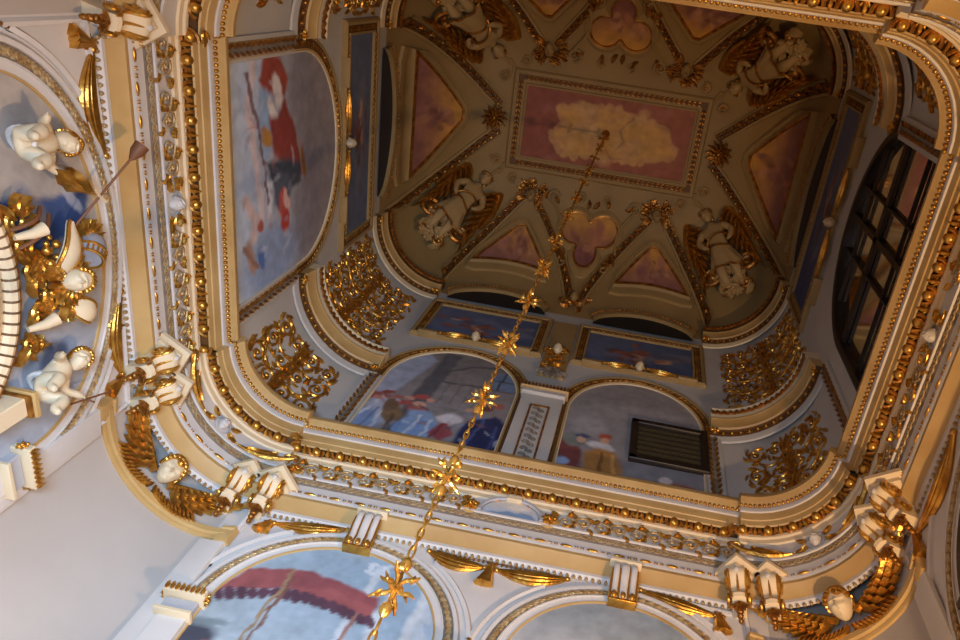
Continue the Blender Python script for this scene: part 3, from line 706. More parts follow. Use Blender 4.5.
# ------------------------------------------------------------------ gilded scroll panels on the curved corners
def corner_map(q, z0):
    su, sv = [(1, 1), (-1, 1), (-1, -1), (1, -1)][q]
    def f(x, y, h):                                           # x -1..1 round the corner (from side wall to end wall)
        s = x*.5+.5; a = s*PI/2
        return (su*(CU+(A2-CU-h)*math.cos(a)), sv*(CV+(B2-CV-h)*math.sin(a)), z0+y)
    R = .128*PI/4+.03
    return lambda X, Y, h: f(X/R*.98, Y, h)                   # X in room units along the curve
def arabesque(q, z0, H, seed, label, dense, group):
    r = random.Random(seed); f = corner_map(q, z0); su, sv = [(1, 1), (-1, 1), (-1, -1), (1, -1)][q]
    t = thing('gilded_arabesque', label, 'ornament', group, at=(su*.41, sv*.30, z0))
    sc = MB(); lf = MB(); W = .116 if dense else .100
    nrow = 6 if dense else 3; u0 = H/nrow; XS = (.20, .54, .86) if dense else (.24, .72)
    for j in range(nrow):
        y = u0*(j+.5)
        for sx in (-1, 1):
            for kx, xf in enumerate(XS):
                rr = u0*(.36 if dense else .34)*r.uniform(.85, 1.15); x = sx*W*xf*(1-.10*abs(y/H-.5)); yy = y+u0*r.uniform(-.12, .12); d = sx*(1 if (j+kx) % 2 else -1); a0 = r.uniform(0, 6.28)
                sc.scroll(f, x, yy, rr, r.uniform(1.1, 1.5), a0, d, .0026 if dense else .0030)
                for k in range(5 if dense else 6):
                    a = a0+k*1.15+r.uniform(-.3, .3); L = rr*r.uniform(.75, 1.25)
                    lf.leaf(f, x+rr*.95*math.cos(a), yy+rr*.95*math.sin(a), a+d*1.0, L, L*.22, .5, d*1.1)
                if xf > .5: sc.tube([f(x+(sx*W*.1-x)*i/10, yy-rr+(-u0*.35)*math.sin(PI*i/10)-rr*.2*i/10, .003) for i in range(11)], [.0026-.0001*i for i in range(11)], 6)
    sc.tube([f(.006*math.sin(i*.9), H*.04+H*.92*i/16, .004) for i in range(17)], [.0034-.0001*i for i in range(17)], 6)
    for j in range(2*nrow+3):
        for sx in (-1, 1): lf.leaf(f, 0, H*(.05+.9*j/(2*nrow+3)), PI/2-sx*(.6+.2*(j % 2)), u0*.5, u0*.10, .6, sx*.7)
    sc.build('scroll_stem', 'gold', t); lf.build('leaf_spray', 'gold', t)
    for k, yf in enumerate((.18, .5, .82) if dense else (.3, .75)): MB().flower(f, 0, H*yf, .012, 7).build('flower', 'gold' if k % 2 else 'gold_old', t)
    return t
la = ['gilded scroll relief on the right curved corner, directly above the lip', 'bright gilded scroll relief on the left curved corner, directly above the lip', 'gilded scroll relief on the top left corner, mostly hidden by the lip', 'dim gilded scroll relief at the top right corner, beside the rounded lip']
lb = ['dim dense gilded scroll relief between two cornices on the right corner', 'dense gilded scroll relief between two cornices on the left corner', 'dense gilded scroll relief between two cornices in the top left corner', 'unlit dense gilded scroll relief between two cornices, top right']
for q in range(4):
    arabesque(q, 1.035, .175, 10+q, la[q], False, 'lower corner scroll reliefs')
    arabesque(q, 1.325, .295, 20+q, lb[q], True, 'upper corner scroll reliefs')

# ------------------------------------------------------------------ heads, wings, festoons
def head_mesh(mb, R, T=None, nu=36, nv=30):
    """head with face towards +y, up = z, chin down"""
    G = lambda x, z, cx, cz, sx, sz: math.exp(-((x-cx)/sx)**2-((z-cz)/sz)**2)
    vs = [(0, 0, -1.12*R)]
    for j in range(1, nv):
        t = -PI/2+PI*j/nv
        for i in range(nu):
            a = 2*PI*i/nu; x, y, z = math.cos(t)*math.cos(a), math.cos(t)*math.sin(a), math.sin(t)
            X, Y, Zz = x*.80, y*.92, z*1.12
            if z < 0: X *= 1+.22*z; Y *= 1+.08*z
            if y > 0:
                w = min(1, y*2)
                Y += w*(.36*G(X, Zz, 0, -.16, .10, .15)+.16*G(X, Zz, 0, .05, .07, .2)+.14*G(X, Zz, 0, .26, .42, .08)-.26*G(X, Zz, .29, .06, .14, .10)-.26*G(X, Zz, -.29, .06, .14, .10)
                    +.15*G(X, Zz, .29, .05, .08, .05)+.15*G(X, Zz, -.29, .05, .08, .05)+.13*G(X, Zz, 0, -.44, .19, .05)+.11*G(X, Zz, 0, -.58, .16, .05)-.16*G(X, Zz, 0, -.505, .22, .025)
                    +.18*G(X, Zz, 0, -.84, .17, .12)+.14*G(X, Zz, .38, -.25, .18, .18)+.14*G(X, Zz, -.38, -.25, .18, .18)-.08*G(X, Zz, 0, -.30, .12, .04))
            vs.append((X*R, Y*R, Zz*R))
    vs.append((0, 0, 1.12*R)); e = len(vs)-1
    fs = [(0, 1+(i+1) % nu, 1+i) for i in range(nu)]
    for j in range(nv-2):
        a = 1+j*nu; fs += [(a+i, a+(i+1) % nu, a+nu+(i+1) % nu, a+nu+i) for i in range(nu)]
    a = 1+(nv-2)*nu; fs += [(a+i, a+(i+1) % nu, e) for i in range(nu)]
    mb.add(vs, fs, T)
    for sx in (-1, 1): mb.ell((sx*.78*R, -.05*R, -.05*R), (.10*R, .16*R, .26*R), T, 6, 5)
    return mb
def hair(mb, R, T=None, n=34, seed=1, low=-.35, fringe=True):
    r = random.Random(seed)
    for i in range(n):
        a = r.uniform(-PI, PI); t = r.uniform(low, 1.4); x, y, z = math.cos(t)*math.cos(a), math.cos(t)*math.sin(a), math.sin(t)
        if y > .25 and z < .55: continue
        q = r.uniform(.15, .24)*R; k = V((x*.86*R, y*.96*R, z*1.16*R))
        s2 = MB().torus(q, q*.5, Matrix.Translation(k) @ V((x, y, z)).to_track_quat('Z', 'Y').to_matrix().to_4x4(), 8, 5); mb.add(s2.v, s2.f, T)
        mb.ell(k, q*.6, T, 6, 4)
    if fringe:
        for i in range(9):
            a = PI*(i+.5)/9; k = V((.80*R*math.cos(a), .55*R, (.12+.85*math.sin(a))*R))
            mb.ell(k, .2*R, T, 7, 5)
    return mb
def wing(mb, f, x, y, ang, L, W, side=1):
    """feathered wing on a mapped surface: root x,y, running out along ang; feathers trail on one side"""
    ca, sa = math.cos(ang), math.sin(ang)
    P = lambda t, w: (x+t*ca-w*sa*side, y+t*sa+w*ca*side)
    for row, (n, l, h0) in enumerate(((9, .60, .0), (8, .40, .07), (7, .24, .13))):
        for i in range(n):
            q = (i+.5)/n; px, py = P(L*(.05+.72*q), W*(.32*math.sin(PI*(.15+.7*q))-.06*row))
            g = lambda X, Y, h: f(X, Y, h+h0*L)
            mb.leaf(g, px, py, ang-side*(1.15-.95*q), L*l*(.75+.55*q), L*.038, 1.1, side*.3)
    pts = [f(*P(L*t, W*(.36*math.sin(PI*min(1, .15+t*.8)))), L*.10) for t in [i/10*.85 for i in range(11)]]
    mb.tube(pts, [L*(.062-.035*i/10) for i in range(11)], 8)
    return mb
def festoon(f, x0, y0, x1, y1, sag, r, strands=5, knots=True):
    """gathered drapery slung between two points of a mapped surface"""
    mb = MB(); dx, dy = x1-x0, y1-y0; L = math.hypot(dx, dy); nx, ny = -dy/L, dx/L
    for k in range(strands):
        o = (k-(strands-1)/2)/max(1, (strands-1)/2); pts = []; rs = []
        for i in range(17):
            t = i/16; b = math.sin(PI*t); w = r*(.25+.95*b)*o+sag*b
            pts.append(f(x0+dx*t+nx*w, y0+dy*t+ny*w, r*(.35+.45*b*(1-o*o)))); rs.append(r*(.16+.36*b))
        mb.tube(pts, rs, 6)
    if knots:
        for X, Y in ((x0, y0), (x1, y1)): mb.ell(f(X, Y, r*.4), r*.5, None, 8, 6)
    return mb
W2 = lambda side, lo=True: (lambda x, y, h: V(wp(side, x, y, h, lo)))

# hanging gilded drapery round the lower arches
fe = 'gilded drapery festoons over the lower arches'
def drape(label, side, segs, drops, r=.008):
    cx_, cy_ = segs[0][0], segs[0][1]
    t = thing('drapery_festoon', label, 'drapery', fe, at=wp(side, cx_, cy_))
    f = W2(side)
    for x0, y0, x1, y1, sag in segs: festoon(f, x0, y0, x1, y1, sag, r).build('swag', 'gold', t)
    for x, y, l, lean in drops:
        mb = MB()
        for k in (-1, 0, 1): mb.tube([f(x+k*.0035*i/5*1.6+lean*i/5, y-l*i/5, .004+.001*(k == 0)) for i in range(6)], [.003+.0009*i for i in range(6)], 6)
        mb.flower(f, x, y, .010, 6); mb.build('tassel', 'gold', t)
drape('gold drapery with hanging tail in the spandrel between the two lower arches', 'far', [(-.085, .818, -.008, .808, -.008), (.008, .808, .10, .818, -.008)], [(0, .812, .036, -.004)], .0075)
drape('gold drapery over the tent arch, from the left console to the keystone', 'far', [(-.295, .812, -.20, .828, -.006)], [(-.300, .812, .022, -.006)], .0068)
drape('gold drapery over the blank grey arch, running down to the right consoles', 'far', [(.196, .826, .292, .806, -.004)], [(.296, .808, .03, .004)], .0068)
drape('long gold drapery left of the broad ochre band, above the fallen lance', 'left', [(-.195, .818, -.085, .82, -.018)], [(-.20, .818, .03, -.01)], .008)
drape('long gold drapery left of the broad ochre band, below the helmet', 'left', [(.075, .82, .18, .806, -.016)], [(.185, .806, .03, .008)], .008)
drape('shaded gold drapery at the right edge, above the dark timber window', 'right', [(.06, .82, .185, .806, -.014)], [(.192, .806, .035, .006)], .008)

# beaded triangular frames in the spandrels
def spandrel(label, side, pts):
    mb = MB(); f = W2(side); n = len(pts)
    for i in range(n):
        a, b = pts[i], pts[(i+1) % n]; L = math.hypot(b[0]-a[0], b[1]-a[1]); k = max(2, int(L/.0062))
        for j in range(k): mb.ell(f(a[0]+(b[0]-a[0])*j/k, a[1]+(b[1]-a[1])*j/k, .002), .0024, None, 6, 4)
    t = thing('spandrel_frame', label, 'beading', 'beaded spandrel frames', at=wp(side, pts[0][0], pts[0][1]))
    mb.build('bead_string', 'gold_old', t)
    mb = MB(); mb.tube([f(x, y, .001) for x, y in pts], .0042, 5, closed=True); mb.build('fillet', 'white', t)
def arcside(c, half, spring, rise, off, a0, a1, n=9): return [(c+(half+off)*math.cos(a0+(a1-a0)*i/n), spring+(rise+off)*math.sin(a0+(a1-a0)*i/n)) for i in range(n+1)]
for s0, lab in ((-1, 'between the lower arches, on the tent side'),):
    pass
spandrel('beaded triangle between the two lower far arches, round the hanging tail', 'far', [(-.075, .820)]+arcside(-.172, .133, .652, .137, .041, .95, .18)+arcside(.172, .133, .652, .137, .041, PI-.18, PI-.95)+[(.075, .820)])
spandrel('beaded triangle beside the left consoles, above the tent fresco arch', 'far', [(-.255, .818), (-.332, .815)]+arcside(-.172, .133, .652, .137, .041, PI-.30, PI-1.0))
spandrel('beaded triangle beside the right consoles, above the blank grey arch', 'far', [(.255, .818), (.332, .815)]+arcside(.172, .133, .652, .137, .041, .30, 1.0))
spandrel('beaded triangle left of the left consoles, beside the cartouche niche', 'left', [(.12, .818), (.224, .812)]+arcside(0, .19, .652, .145, .041, .25, 1.0))
spandrel('beaded triangle at the top left, above the winged cartouche niche', 'left', [(-.12, .818), (-.224, .812)]+arcside(0, .19, .652, .145, .041, PI-.25, PI-1.0))
spandrel('shaded beaded triangle at the right edge, below the right consoles', 'right', [(.12, .818), (.224, .812)]+arcside(0, .19, .652, .145, .041, .25, 1.0))

# fluted keystone brackets
def keystone():
    t = thing('keystone_bracket', 'fluted white and gold keystone bracket over the tent arch', 'bracket', 'keystone brackets of the far arches', at=(-.174, B1, .785), rot=PI)
    prof = [(.004, .0), (.012, .002), (.015, .010), (.014, .02), (.020, .034), (.025, .048), (.024, .058), (.018, .064), (.004, .064)]
    mb = MB()
    for k, (x, w) in enumerate(((-.0115, .008), (0, .011), (.0115, .008))):
        n = 6; rows = []
        for i in range(n+1):
            a = PI*i/n; rows.append([(x-w/2*math.cos(a), y+.003*math.sin(a), z) for y, z in prof])
        mb.rows(rows)
    mb.build('flute', 'white', t, True)
    mb = MB()
    for x in (-.0165, -.006, .006, .0165): mb.tube([(x, y, z) for y, z in prof[1:6]], [.0024, .0024, .0022, .0018, .0010], 6)
    mb.build('gilded_rib', 'gold', t, True)
    MB().bbox((0, .013, .066), (.042, .026, .005), .3).build('cap', 'cream', t, True)
    MB().bbox((0, .008, .002), (.036, .015, .005), .3).build('foot', 'gold', t, True)
    mb = MB()
    for x in (-.0115, 0, .0115): mb.ell((x, .016, .009), (.004, .004, .006), None, 8, 6)
    mb.build('drop', 'gold', t, True)
    return t
k0 = keystone(); dup(k0, 'fluted white and gold keystone bracket over the blank grey arch', at=(.172, B1, .785), rot=PI)

# impost capitals under the lower arches
def impost():
    t = thing('impost_capital', 'gilded impost capital at the left foot of the tent arch', 'capital', 'impost capitals of the lower arches', at=(-.325, B1, .615), rot=PI)
    MB().bbox((0, .004, -.09), (.034, .010, .20), .1).build('shaft', 'white', t, True)
    MB().bbox((0, .006, .018), (.038, .014, .020), .15).build('neck', 'grey', t, True)
    MB().bbox((0, .009, .006), (.044, .020, .005), .3).bbox((0, .011, .034), (.050, .024, .010), .2).build('abacus', 'cream', t, True)
    mb = MB(); f = lambda x, y, h: (x, .0225+h, y)
    for i in range(8): mb.leaf(f, -.021+.006*i, .029, PI/2, .011, .003, .6)
    for sx in (-1, 1): mb.flower(lambda x, y, h: (sx*.0245+sx*h, .012+x, .034+y), 0, 0, .007)
    mb.build('leaf_row', 'gold', t, True); return t
i0 = impost()
dup(i0, 'gilded impost capital at the lower left edge, under the cartouche niche', at=(-A1, .200, .592), rot=-PI/2)
dup(i0, 'gilded impost capital between the two lower far arches', at=(0, B1, .615), rot=PI)

# paired scroll consoles at the ends of the corner bays
def console():
    t = thing('scroll_console', '', 'console', 'paired scroll consoles', at=(0, 0, 0), rot=0)
    # front = +y; top at z = 0
    cap = MB(); R45 = Matrix.Rotation(PI/4, 4, 'Z')
    cap.bbox((0, .002, .004), (.044, .044, .008), .2, R45).bbox((0, .0, -.004), (.034, .034, .008), .2, R45); cap.build('cap', 'cream', t, True)
    prof = [(-.030, -.006), (.014, -.008), (.0185, -.011), (.0195, -.016), (.017, -.021), (.0115, -.024), (.006, -.028), (.003, -.034), (.0035, -.039), (.007, -.043), (.009, -.047), (.007, -.052), (.001, -.055), (-.030, -.054)]
    mb = MB(); n = 8; rows = []
    for i in range(n+1):
        a = PI*i/n; w = -.0115*math.cos(a); rows.append([(w*(1-.25*min(1, max(0, (-z-.01)/.04))), y+(.0035*math.sin(a) if 0 < k < 12 else 0), z) for k, (y, z) in enumerate(prof)])
    mb.rows(rows); mb.add([r for r in rows[0]], [tuple(range(len(prof)))]); mb.add([r for r in rows[-1]], [tuple(range(len(prof)))[::-1]])
    mb.build('body', 'cream', t, True)
    for sx in (-1, 1):
        g = MB(); fs = lambda x, y, h: (sx*(.0108+h*.9), x, y)
        g.scroll(fs, .006, -.0175, .0115, 1.8, .9, -1, .0028); g.scroll(fs, .000, -.0455, .0085, 1.5, 2.6, 1, .0024)
        g.tube([(sx*(.0118-.003*min(1, max(0, (-z-.01)/.04))), y+.001, z) for y, z in prof[1:12]], .0019, 6)
        g.build('gilded_volute', 'gold', t, True)
    g = MB(); g.tube([(0, y+.0035, z) for y, z in prof[4:11]], [.0006, .0014, .0018, .002, .0018, .0014, .0006], 6); g.build('gilded_rib', 'gold', t, True)
    MB().ell((0, .021, -.0135), (.0042, .0042, .005), None, 10, 8).build('bead', 'white', t, True)
    d = MB()
    for i in range(4): d.ell((0, -.002-.003*i, -.058-.005*i), (.0062-.001*i, .005, .0045), None, 8, 6)
    for k in range(5): d.leaf(lambda x, y, h: (x, .002+h, y), 0, -.056, -PI/2+(k-2)*.45, .016, .0032, .6)
    d.build('leaf_drop', 'gold_old', t, True)
    return t
c0 = console(); ZC = .866; first = True
lc = {}
for (u, v, rz, lab) in [(-.362, .345, 200, 'cream and gold scroll console left of the tent arch, left one of its pair'), (-.318, .345, 196, 'cream and gold scroll console left of the tent arch, right one of its pair'),
        (.318, .345, 164, 'cream and gold scroll console right of the blank grey arch, left one of its pair'), (.360, .345, 160, 'cream and gold scroll console right of the blank grey arch, next to the winged head'),
        (-.462, .176, 256, 'cream and gold scroll console below the long drapery, upper one of the left pair'), (-.462, .222, 252, 'cream and gold scroll console above the left winged head, lower one of the left pair'),
        (.462, .176, 104, 'shaded scroll console at the right, upper one of the pair'), (.462, .222, 108, 'scroll console above the right winged head, lower one of the pair'),
        (-.462, -.226, 284, 'scroll console at the top left edge, above the long drapery'), (.462, -.226, 76, 'scroll console at the extreme top right corner of the photo')]:
    R_ = math.radians(rz)
    if first: c0.location = (u*S, v*S, ZC*S+Z0); c0.rotation_euler = (0, 0, R_); c0['label'] = lab; first = False
    else: dup(c0, lab, at=(u, v, ZC), rot=R_)

# curved caps of the corner panels and winged heads above them
def lowc(q, z0):
    su, sv = [(1, 1), (-1, 1), (-1, -1), (1, -1)][q]
    def f(x, y, h):
        a = (x/.21+.5)*PI/2
        return V((su*(CUL+(A1-CUL-h)*math.cos(a)), sv*(CVL+(B1-CVL-h)*math.sin(a)), z0+y))
    return f
capl = ['ochre curved moulding framing the shaded right corner panel', 'ochre curved moulding framing the pale plaster panel at lower left', 'cream curved moulding of the corner panel above the top left edge', 'cream curved moulding of the corner panel at the top right']
chl = ['white winged head with spread gold wings over the right corner panel', 'white winged head with bright gold wings over the left corner panel', 'winged head above the top left edge', 'winged head past the top right edge']
cml = ['small white face medallion on the frieze of the right corner', 'small white face medallion on the frieze of the left corner', 'small face medallion on the top left corner frieze', 'small face medallion on the top right corner frieze']
def medallion(name, label, M4, r=.0115):
    t = thing(name, label, 'medallion', 'face medallions of the frieze', mat=M4)
    head_mesh(MB(), r*.82, Matrix.Translation((0, r*.35, 0))).build('face', 'white', t, True)
    MB().torus(r*1.12, r*.13, Matrix.Rotation(PI/2, 4, 'X'), 20, 6).build('rim', 'grey', t, True)
    f = lambda x, y, h: (x, h, y)
    for sx in (-1, 1):
        MB().leaf(f, sx*r*1.2, -r*.4, (0 if sx > 0 else PI)-sx*.5, r*1.7, r*.45, .6, sx*.5).build('leaf', 'gold', t, True)
        MB().leaf(f, sx*r*1.1, r*.5, (0 if sx > 0 else PI)+sx*.5, r*1.3, r*.35, .6).build('leaf', 'gold', t, True)
    return t
def wmat(p, nrm, s=S):
    n = V(nrm).normalized(); up = V((0, 0, 1)); up = (up-n*up.dot(n)).normalized(); x = n.cross(up)
    return Matrix(((x.x, n.x, up.x, p[0]*S), (x.y, n.y, up.y, p[1]*S), (x.z, n.z, up.z, p[2]*S+Z0), (0, 0, 0, 1)))
for q in range(4):
    su, sv = [(1, 1), (-1, 1), (-1, -1), (1, -1)][q]; f = lowc(q, 0); cen = f(0, .80, 0)
    if q in (0, 1, 3):
        t = thing('corner_frame', capl[q], 'moulding', 'frames of the corner panels', at=tuple(f(0, -.2, 0)))
        rows = []
        for h, z in ((-.002, .7590), (.003, .7595), (.0045, .7625), (.0045, .7650), (.0080, .7665), (.0085, .7745), (.004, .7765), (-.002, .777)): rows.append([f(-.128+.256*i/24, z, h) for i in range(25)])
        MB().rows(rows).build('moulding', 'tan', t)
        for sx in (-1, 1):
            mb = MB(); rows = []
            for h, z in ((-.002, .752), (.006, .752), (.0075, .755), (.0075, .773), (.010, .775), (.010, .779), (-.002, .780)): rows.append([f(sx*(.118+.020*i/4), z, h) for i in range(5)])
            mb.rows(rows); mb.add([r[0] for r in rows], [tuple(range(len(rows)))]); mb.add([r[-1] for r in rows], [tuple(range(len(rows)))[::-1]]); mb.build('end_block', 'tan', t)
        for sx in (-1, 1):
            rows = []
            for x, h in ((.134, -.001), (.134, .0045), (.131, .0055), (.101, .0055), (.098, .0045), (.098, -.001)): rows.append([f(sx*x, z, h) for z in (-.2, .2, .752)])
            MB().rows(rows).build('jamb', 'white', t)
    if q in (0, 1):
        t = thing('winged_head', chl[q], 'sculpture', 'winged heads of the corner bays', at=tuple(cen))
        nrm = V((-su*.60, -sv*.62, -.62)).normalized()
        T = wmat(f(0, .808, .024), nrm); T = Matrix.Translation(-V((0, 0, Z0))) @ T; T = Matrix.Translation(T.translation/S) @ T.to_3x3().to_4x4()
        head_mesh(MB(), .0185, T).build('head', 'figure', t)
        hair(MB(), .0185, T, 60, q, -.25).build('hair', 'gold', t)
        for sx in (-1, 1):
            mb = wing(MB(), lambda x, y, h: f(x, y, h+.004), sx*.016, .792, (0 if sx > 0 else PI)+sx*.36, .088, .030, sx)
            mb.build('wing', 'gold', t)
        mb = MB()
        for sx in (-1, 1):
            for i in range(11): mb.leaf(lambda x, y, h: f(x, y, h+.006), sx*(.002+.0062*i), .786-.004*math.sin(PI*i/10), -PI/2+sx*.55, .020, .0036, .9, sx*.4)
        mb.build('feather_collar', 'gold', t)
    su_, sv_ = su, sv
    a = PI/4; px = su*(CU+(LA+.033-.01-CU)*math.cos(a)); py = sv*(CV+(LB+.033-.01-CV)*math.sin(a))
    if q in (0, 1, 3): medallion('face_medallion', cml[q], wmat((px, py, .913), (-su, -sv, -.15)))
medallion('face_medallion', 'large white face medallion midway along the left frieze', wmat((-LA-.034, -.012, .914), (1, 0, -.15)), .0135)
medallion('face_medallion', 'shaded face medallion midway along the right frieze', wmat((LA+.034, -.013, .914), (-1, 0, -.15)), .0125)

# scrolls of the frieze
def frieze_scroll():
    t = thing('frieze_scroll', '', 'ornament', mat=Matrix.Identity(4))
    f = lambda x, y, h: (x, .0015+h, y)
    mb = MB(); mb.scroll(f, -.012, .001, .0125, 1.5, -.6, 1, .0017); mb.scroll(f, .014, -.003, .0105, 1.4, 2.4, 1, .0016)
    mb.tube([f(-.012+.026*i/8, -.0125+.021*i/8+.004*math.sin(PI*i/8), .0024) for i in range(9)], .0017, 6); mb.build('stem', 'carved', t, True)
    mb = MB()
    for x, y, a, c in ((-.024, .004, 2.2, 1), (-.002, .010, .9, -1), (.004, -.011, -.6, 1), (.024, .006, .9, -1), (-.018, -.012, 3.6, 1), (.010, .010, 1.7, 1), (.0, .0, -1.2, -1)): mb.leaf(f, x, y, a, .013, .0036, .6, c*.7)
    mb.flower(f, -.012, .001, .0055, 5); mb.build('leaf', 'gold', t, True)
    return t
s0 = frieze_scroll(); first = True
fp = {'far': ([-.298, -.246, -.194, -.142, -.090, .096, .146, .196, .246, .296], 'gilded acanthus scroll in the far frieze above the two lower arches'),
      'left': ([-.185, -.125, -.068, .042, .096, .15, .195], 'gilded acanthus scroll in the left frieze beside the egg and dart course'),
      'right': ([-.16, -.10, .05, .104, .158, .2], 'shaded gilded acanthus scroll in the right frieze')}
for side in fp:
    for s_ in fp[side][0]:
        d = .0335
        pos, nr = {'far': ((s_, LB+d, .912), (0, -1, 0)), 'left': ((-LA-d, s_, .912), (1, 0, 0)), 'right': ((LA+d, s_, .912), (-1, 0, 0))}[side]
        m4 = wmat(pos, nr)
        if first: s0.matrix_world = m4; s0['label'] = fp[side][1]; s0['group'] = 'scrolls of the %s frieze' % side; first = False
        else: o = dup(s0, fp[side][1], m4); o['group'] = 'scrolls of the %s frieze' % side
for q, lab in ((0, 'long curling gold leaf beside the right corner face medallion'), (1, 'long curling gold leaf beside the left corner face medallion')):
    su, sv = [(1, 1), (-1, 1)][q]
    f = lambda x, y, h: V((su*(CU+(LA+.023-h-CU)*math.cos((x/.13+.5)*PI/2)), sv*(CV+(LB+.023-h-CV)*math.sin((x/.13+.5)*PI/2)), .912+y))
    t = thing('frieze_leaf', lab, 'ornament', at=tuple(f(0, 0, 0)))
    for sx in (-1, 1):
        mb = MB(); mb.tube([f(sx*(.022+.05*i/12), -.012+.016*(i/12)**2, .003) for i in range(13)], [.0035*math.sin(PI*(i+1)/14)+.001 for i in range(13)], 6)
        mb.scroll(f, sx*.068, .006, .009, 1.3, -1, sx, .002); mb.leaf(f, sx*.03, -.010, (0 if sx > 0 else PI)+sx*.5, .03, .006, .6); mb.build('leaf', 'gold', t)

# half-oval landscape cartouche in the middle of the far frieze with its two rosettes
g = [((-.040+.080*i/40)*math.sqrt(max(0, 1-(j/20)**2.2)), -.016+.034*j/20) for j in range(21) for i in range(41)]
p = Paint((196, 190, 184)).grad((158, 178, 206), (0, -.02), (214, 204, 190), (0, .012))
p.p([(-.04, -.02), (-.03, -.006), (-.015, -.004), (-.008, -.008), (.006, -.005), (.014, -.010), (.03, -.013), (.04, -.02)], (120, 146, 178), .003)
p.e(-.005, .004, .014, .005, (226, 214, 196), 0, .8, .7)
fresco('landscape_medallion', 'half-oval painted landscape in the middle of the far frieze', None, p, g, lambda x, y, h: (-x+.006, LB+.0315-h, .914+y), 21, 41, amp=.001, freq=120)
t = thing('medallion_surround', 'scrolled white surround over the half-oval painted landscape', 'ornament', at=(.006, LB+.033, .895))
f = lambda x, y, h: V((.006-x, LB+.033-h, .914+y))
mb = MB(); mb.tube([f(.044*math.cos(PI*i/20), -.016+.037*math.sin(PI*i/20)**.9, .003) for i in range(21)], .0032, 6); mb.build('rim', 'grey', t)
mb = MB(); mb.bbox(f(0, .021, .004), (.022, .008, .010), .2); mb.build('clasp', 'cream', t)
mb = MB()
for sx in (-1, 1): mb.scroll(f, sx*.012, .021, .005, 1.3, 0, sx, .0015); mb.leaf(f, sx*.016, .018, (0 if sx > 0 else PI)-sx*.4, .018, .004, .5)
mb.build('scroll', 'gold_old', t)
for sx, lab in ((-1, 'gilded rosette left of the painted landscape'), (1, 'gilded rosette right of the painted landscape'), (-5.6, 'gilded rosette at the left end of the far frieze'), (5.9, 'gilded rosette at the right end of the far frieze')):
    t = thing('rosette', lab, 'rosette', 'rosettes of the far frieze', at=(.004+sx*.056, LB+.033, .905), rot=PI)
    f = lambda x, y, h: (x, .002+h, y)
    MB().torus(.0125, .0028, Matrix.Rotation(PI/2, 4, 'X'), 18, 6).build('ring', 'tan', t, True)
    mb = MB().flower(f, 0, 0, .0125, 7); mb.flower(lambda x, y, h: (x, .006+h, y), 0, 0, .007, 5); mb.build('petals', 'gold', t, True)

# ------------------------------------------------------------------ festoons with masks over the upper arches
def crest(label, side, s, z, half):
    t = thing('crest', label, 'ornament', 'mask crests over the upper arches', at=wp(side, s, z, 0, False), rot=WROT[side])
    f = lambda x, y, h: V((x, .009+h, y))
    for sx in (-1, 1):
        festoon(f, sx*.016, .004, sx*half*.62, -.004, -.004*sx, .0065, 4).build('swag', 'gold', t, True)
        mb = MB(); mb.bbox((sx*half*.83, .0075, -.012), (half*.34, .017, .007), .2); mb.build('ledge', 'vault', t, True)
        mb = MB(); mb.scroll(f, sx*half*.68, -.004, .006, 1.2, 0, sx, .0016); mb.build('volute', 'gold_old', t, True)
    head_mesh(MB(), .0105, Matrix.Translation((0, .014, .002))).build('mask', 'figure', t, True)
    hair(MB(), .0105, Matrix.Translation((0, .014, .002)), 20, 4, .2).build('hair', 'gold_old', t, True)
crest('gold swags with small mask over the arch of the crowd fresco', 'far', -.167, 1.447, .115)
crest('gold swags with small mask over the arch of the grille fresco', 'far', .167, 1.447, .115)
crest('gold swags with small mask beside the red-hooded fresco arch', 'left', 0, 1.452, .15)
crest('unlit gold swags with mask above the dark arched window', 'right', WC+.03, 1.435, .15)
# trophy between the two upper arches
t = thing('trophy', 'gilded trophy with pale mask between the two oblong frescoes', 'ornament', at=(0, B2, 1.36), rot=PI)
f = lambda x, y, h: V((x, .004+h, y))
MB().bbox((0, .002, .13), (.052, .006, .27), .1).build('backboard', 'vault', t, True)
mb = MB()
for i in range(26):
    r = random.Random(i); a = r.uniform(0, 2*PI); mb.leaf(f, r.uniform(-.012, .012), .06+r.uniform(-.03, .06), a, r.uniform(.014, .026), .005, .7, r.uniform(-1, 1))
for sx in (-1, 1): mb.scroll(f, sx*.013, .022, .010, 1.4, 0, sx, .0026); mb.scroll(f, sx*.015, .115, .009, 1.3, 1, -sx, .0024)
mb.flower(f, 0, .05, .011, 6); mb.build('foliage', 'gold', t, True)
head_mesh(MB(), .0115, Matrix.Translation((0, .016, .098))).build('mask', 'figure', t, True)
mb = MB()
for i in range(7): mb.leaf(f, 0, .022, -PI/2+(i-3)*.35, .034, .006, .6)
mb.build('leaf_drop', 'lattice', t, True)

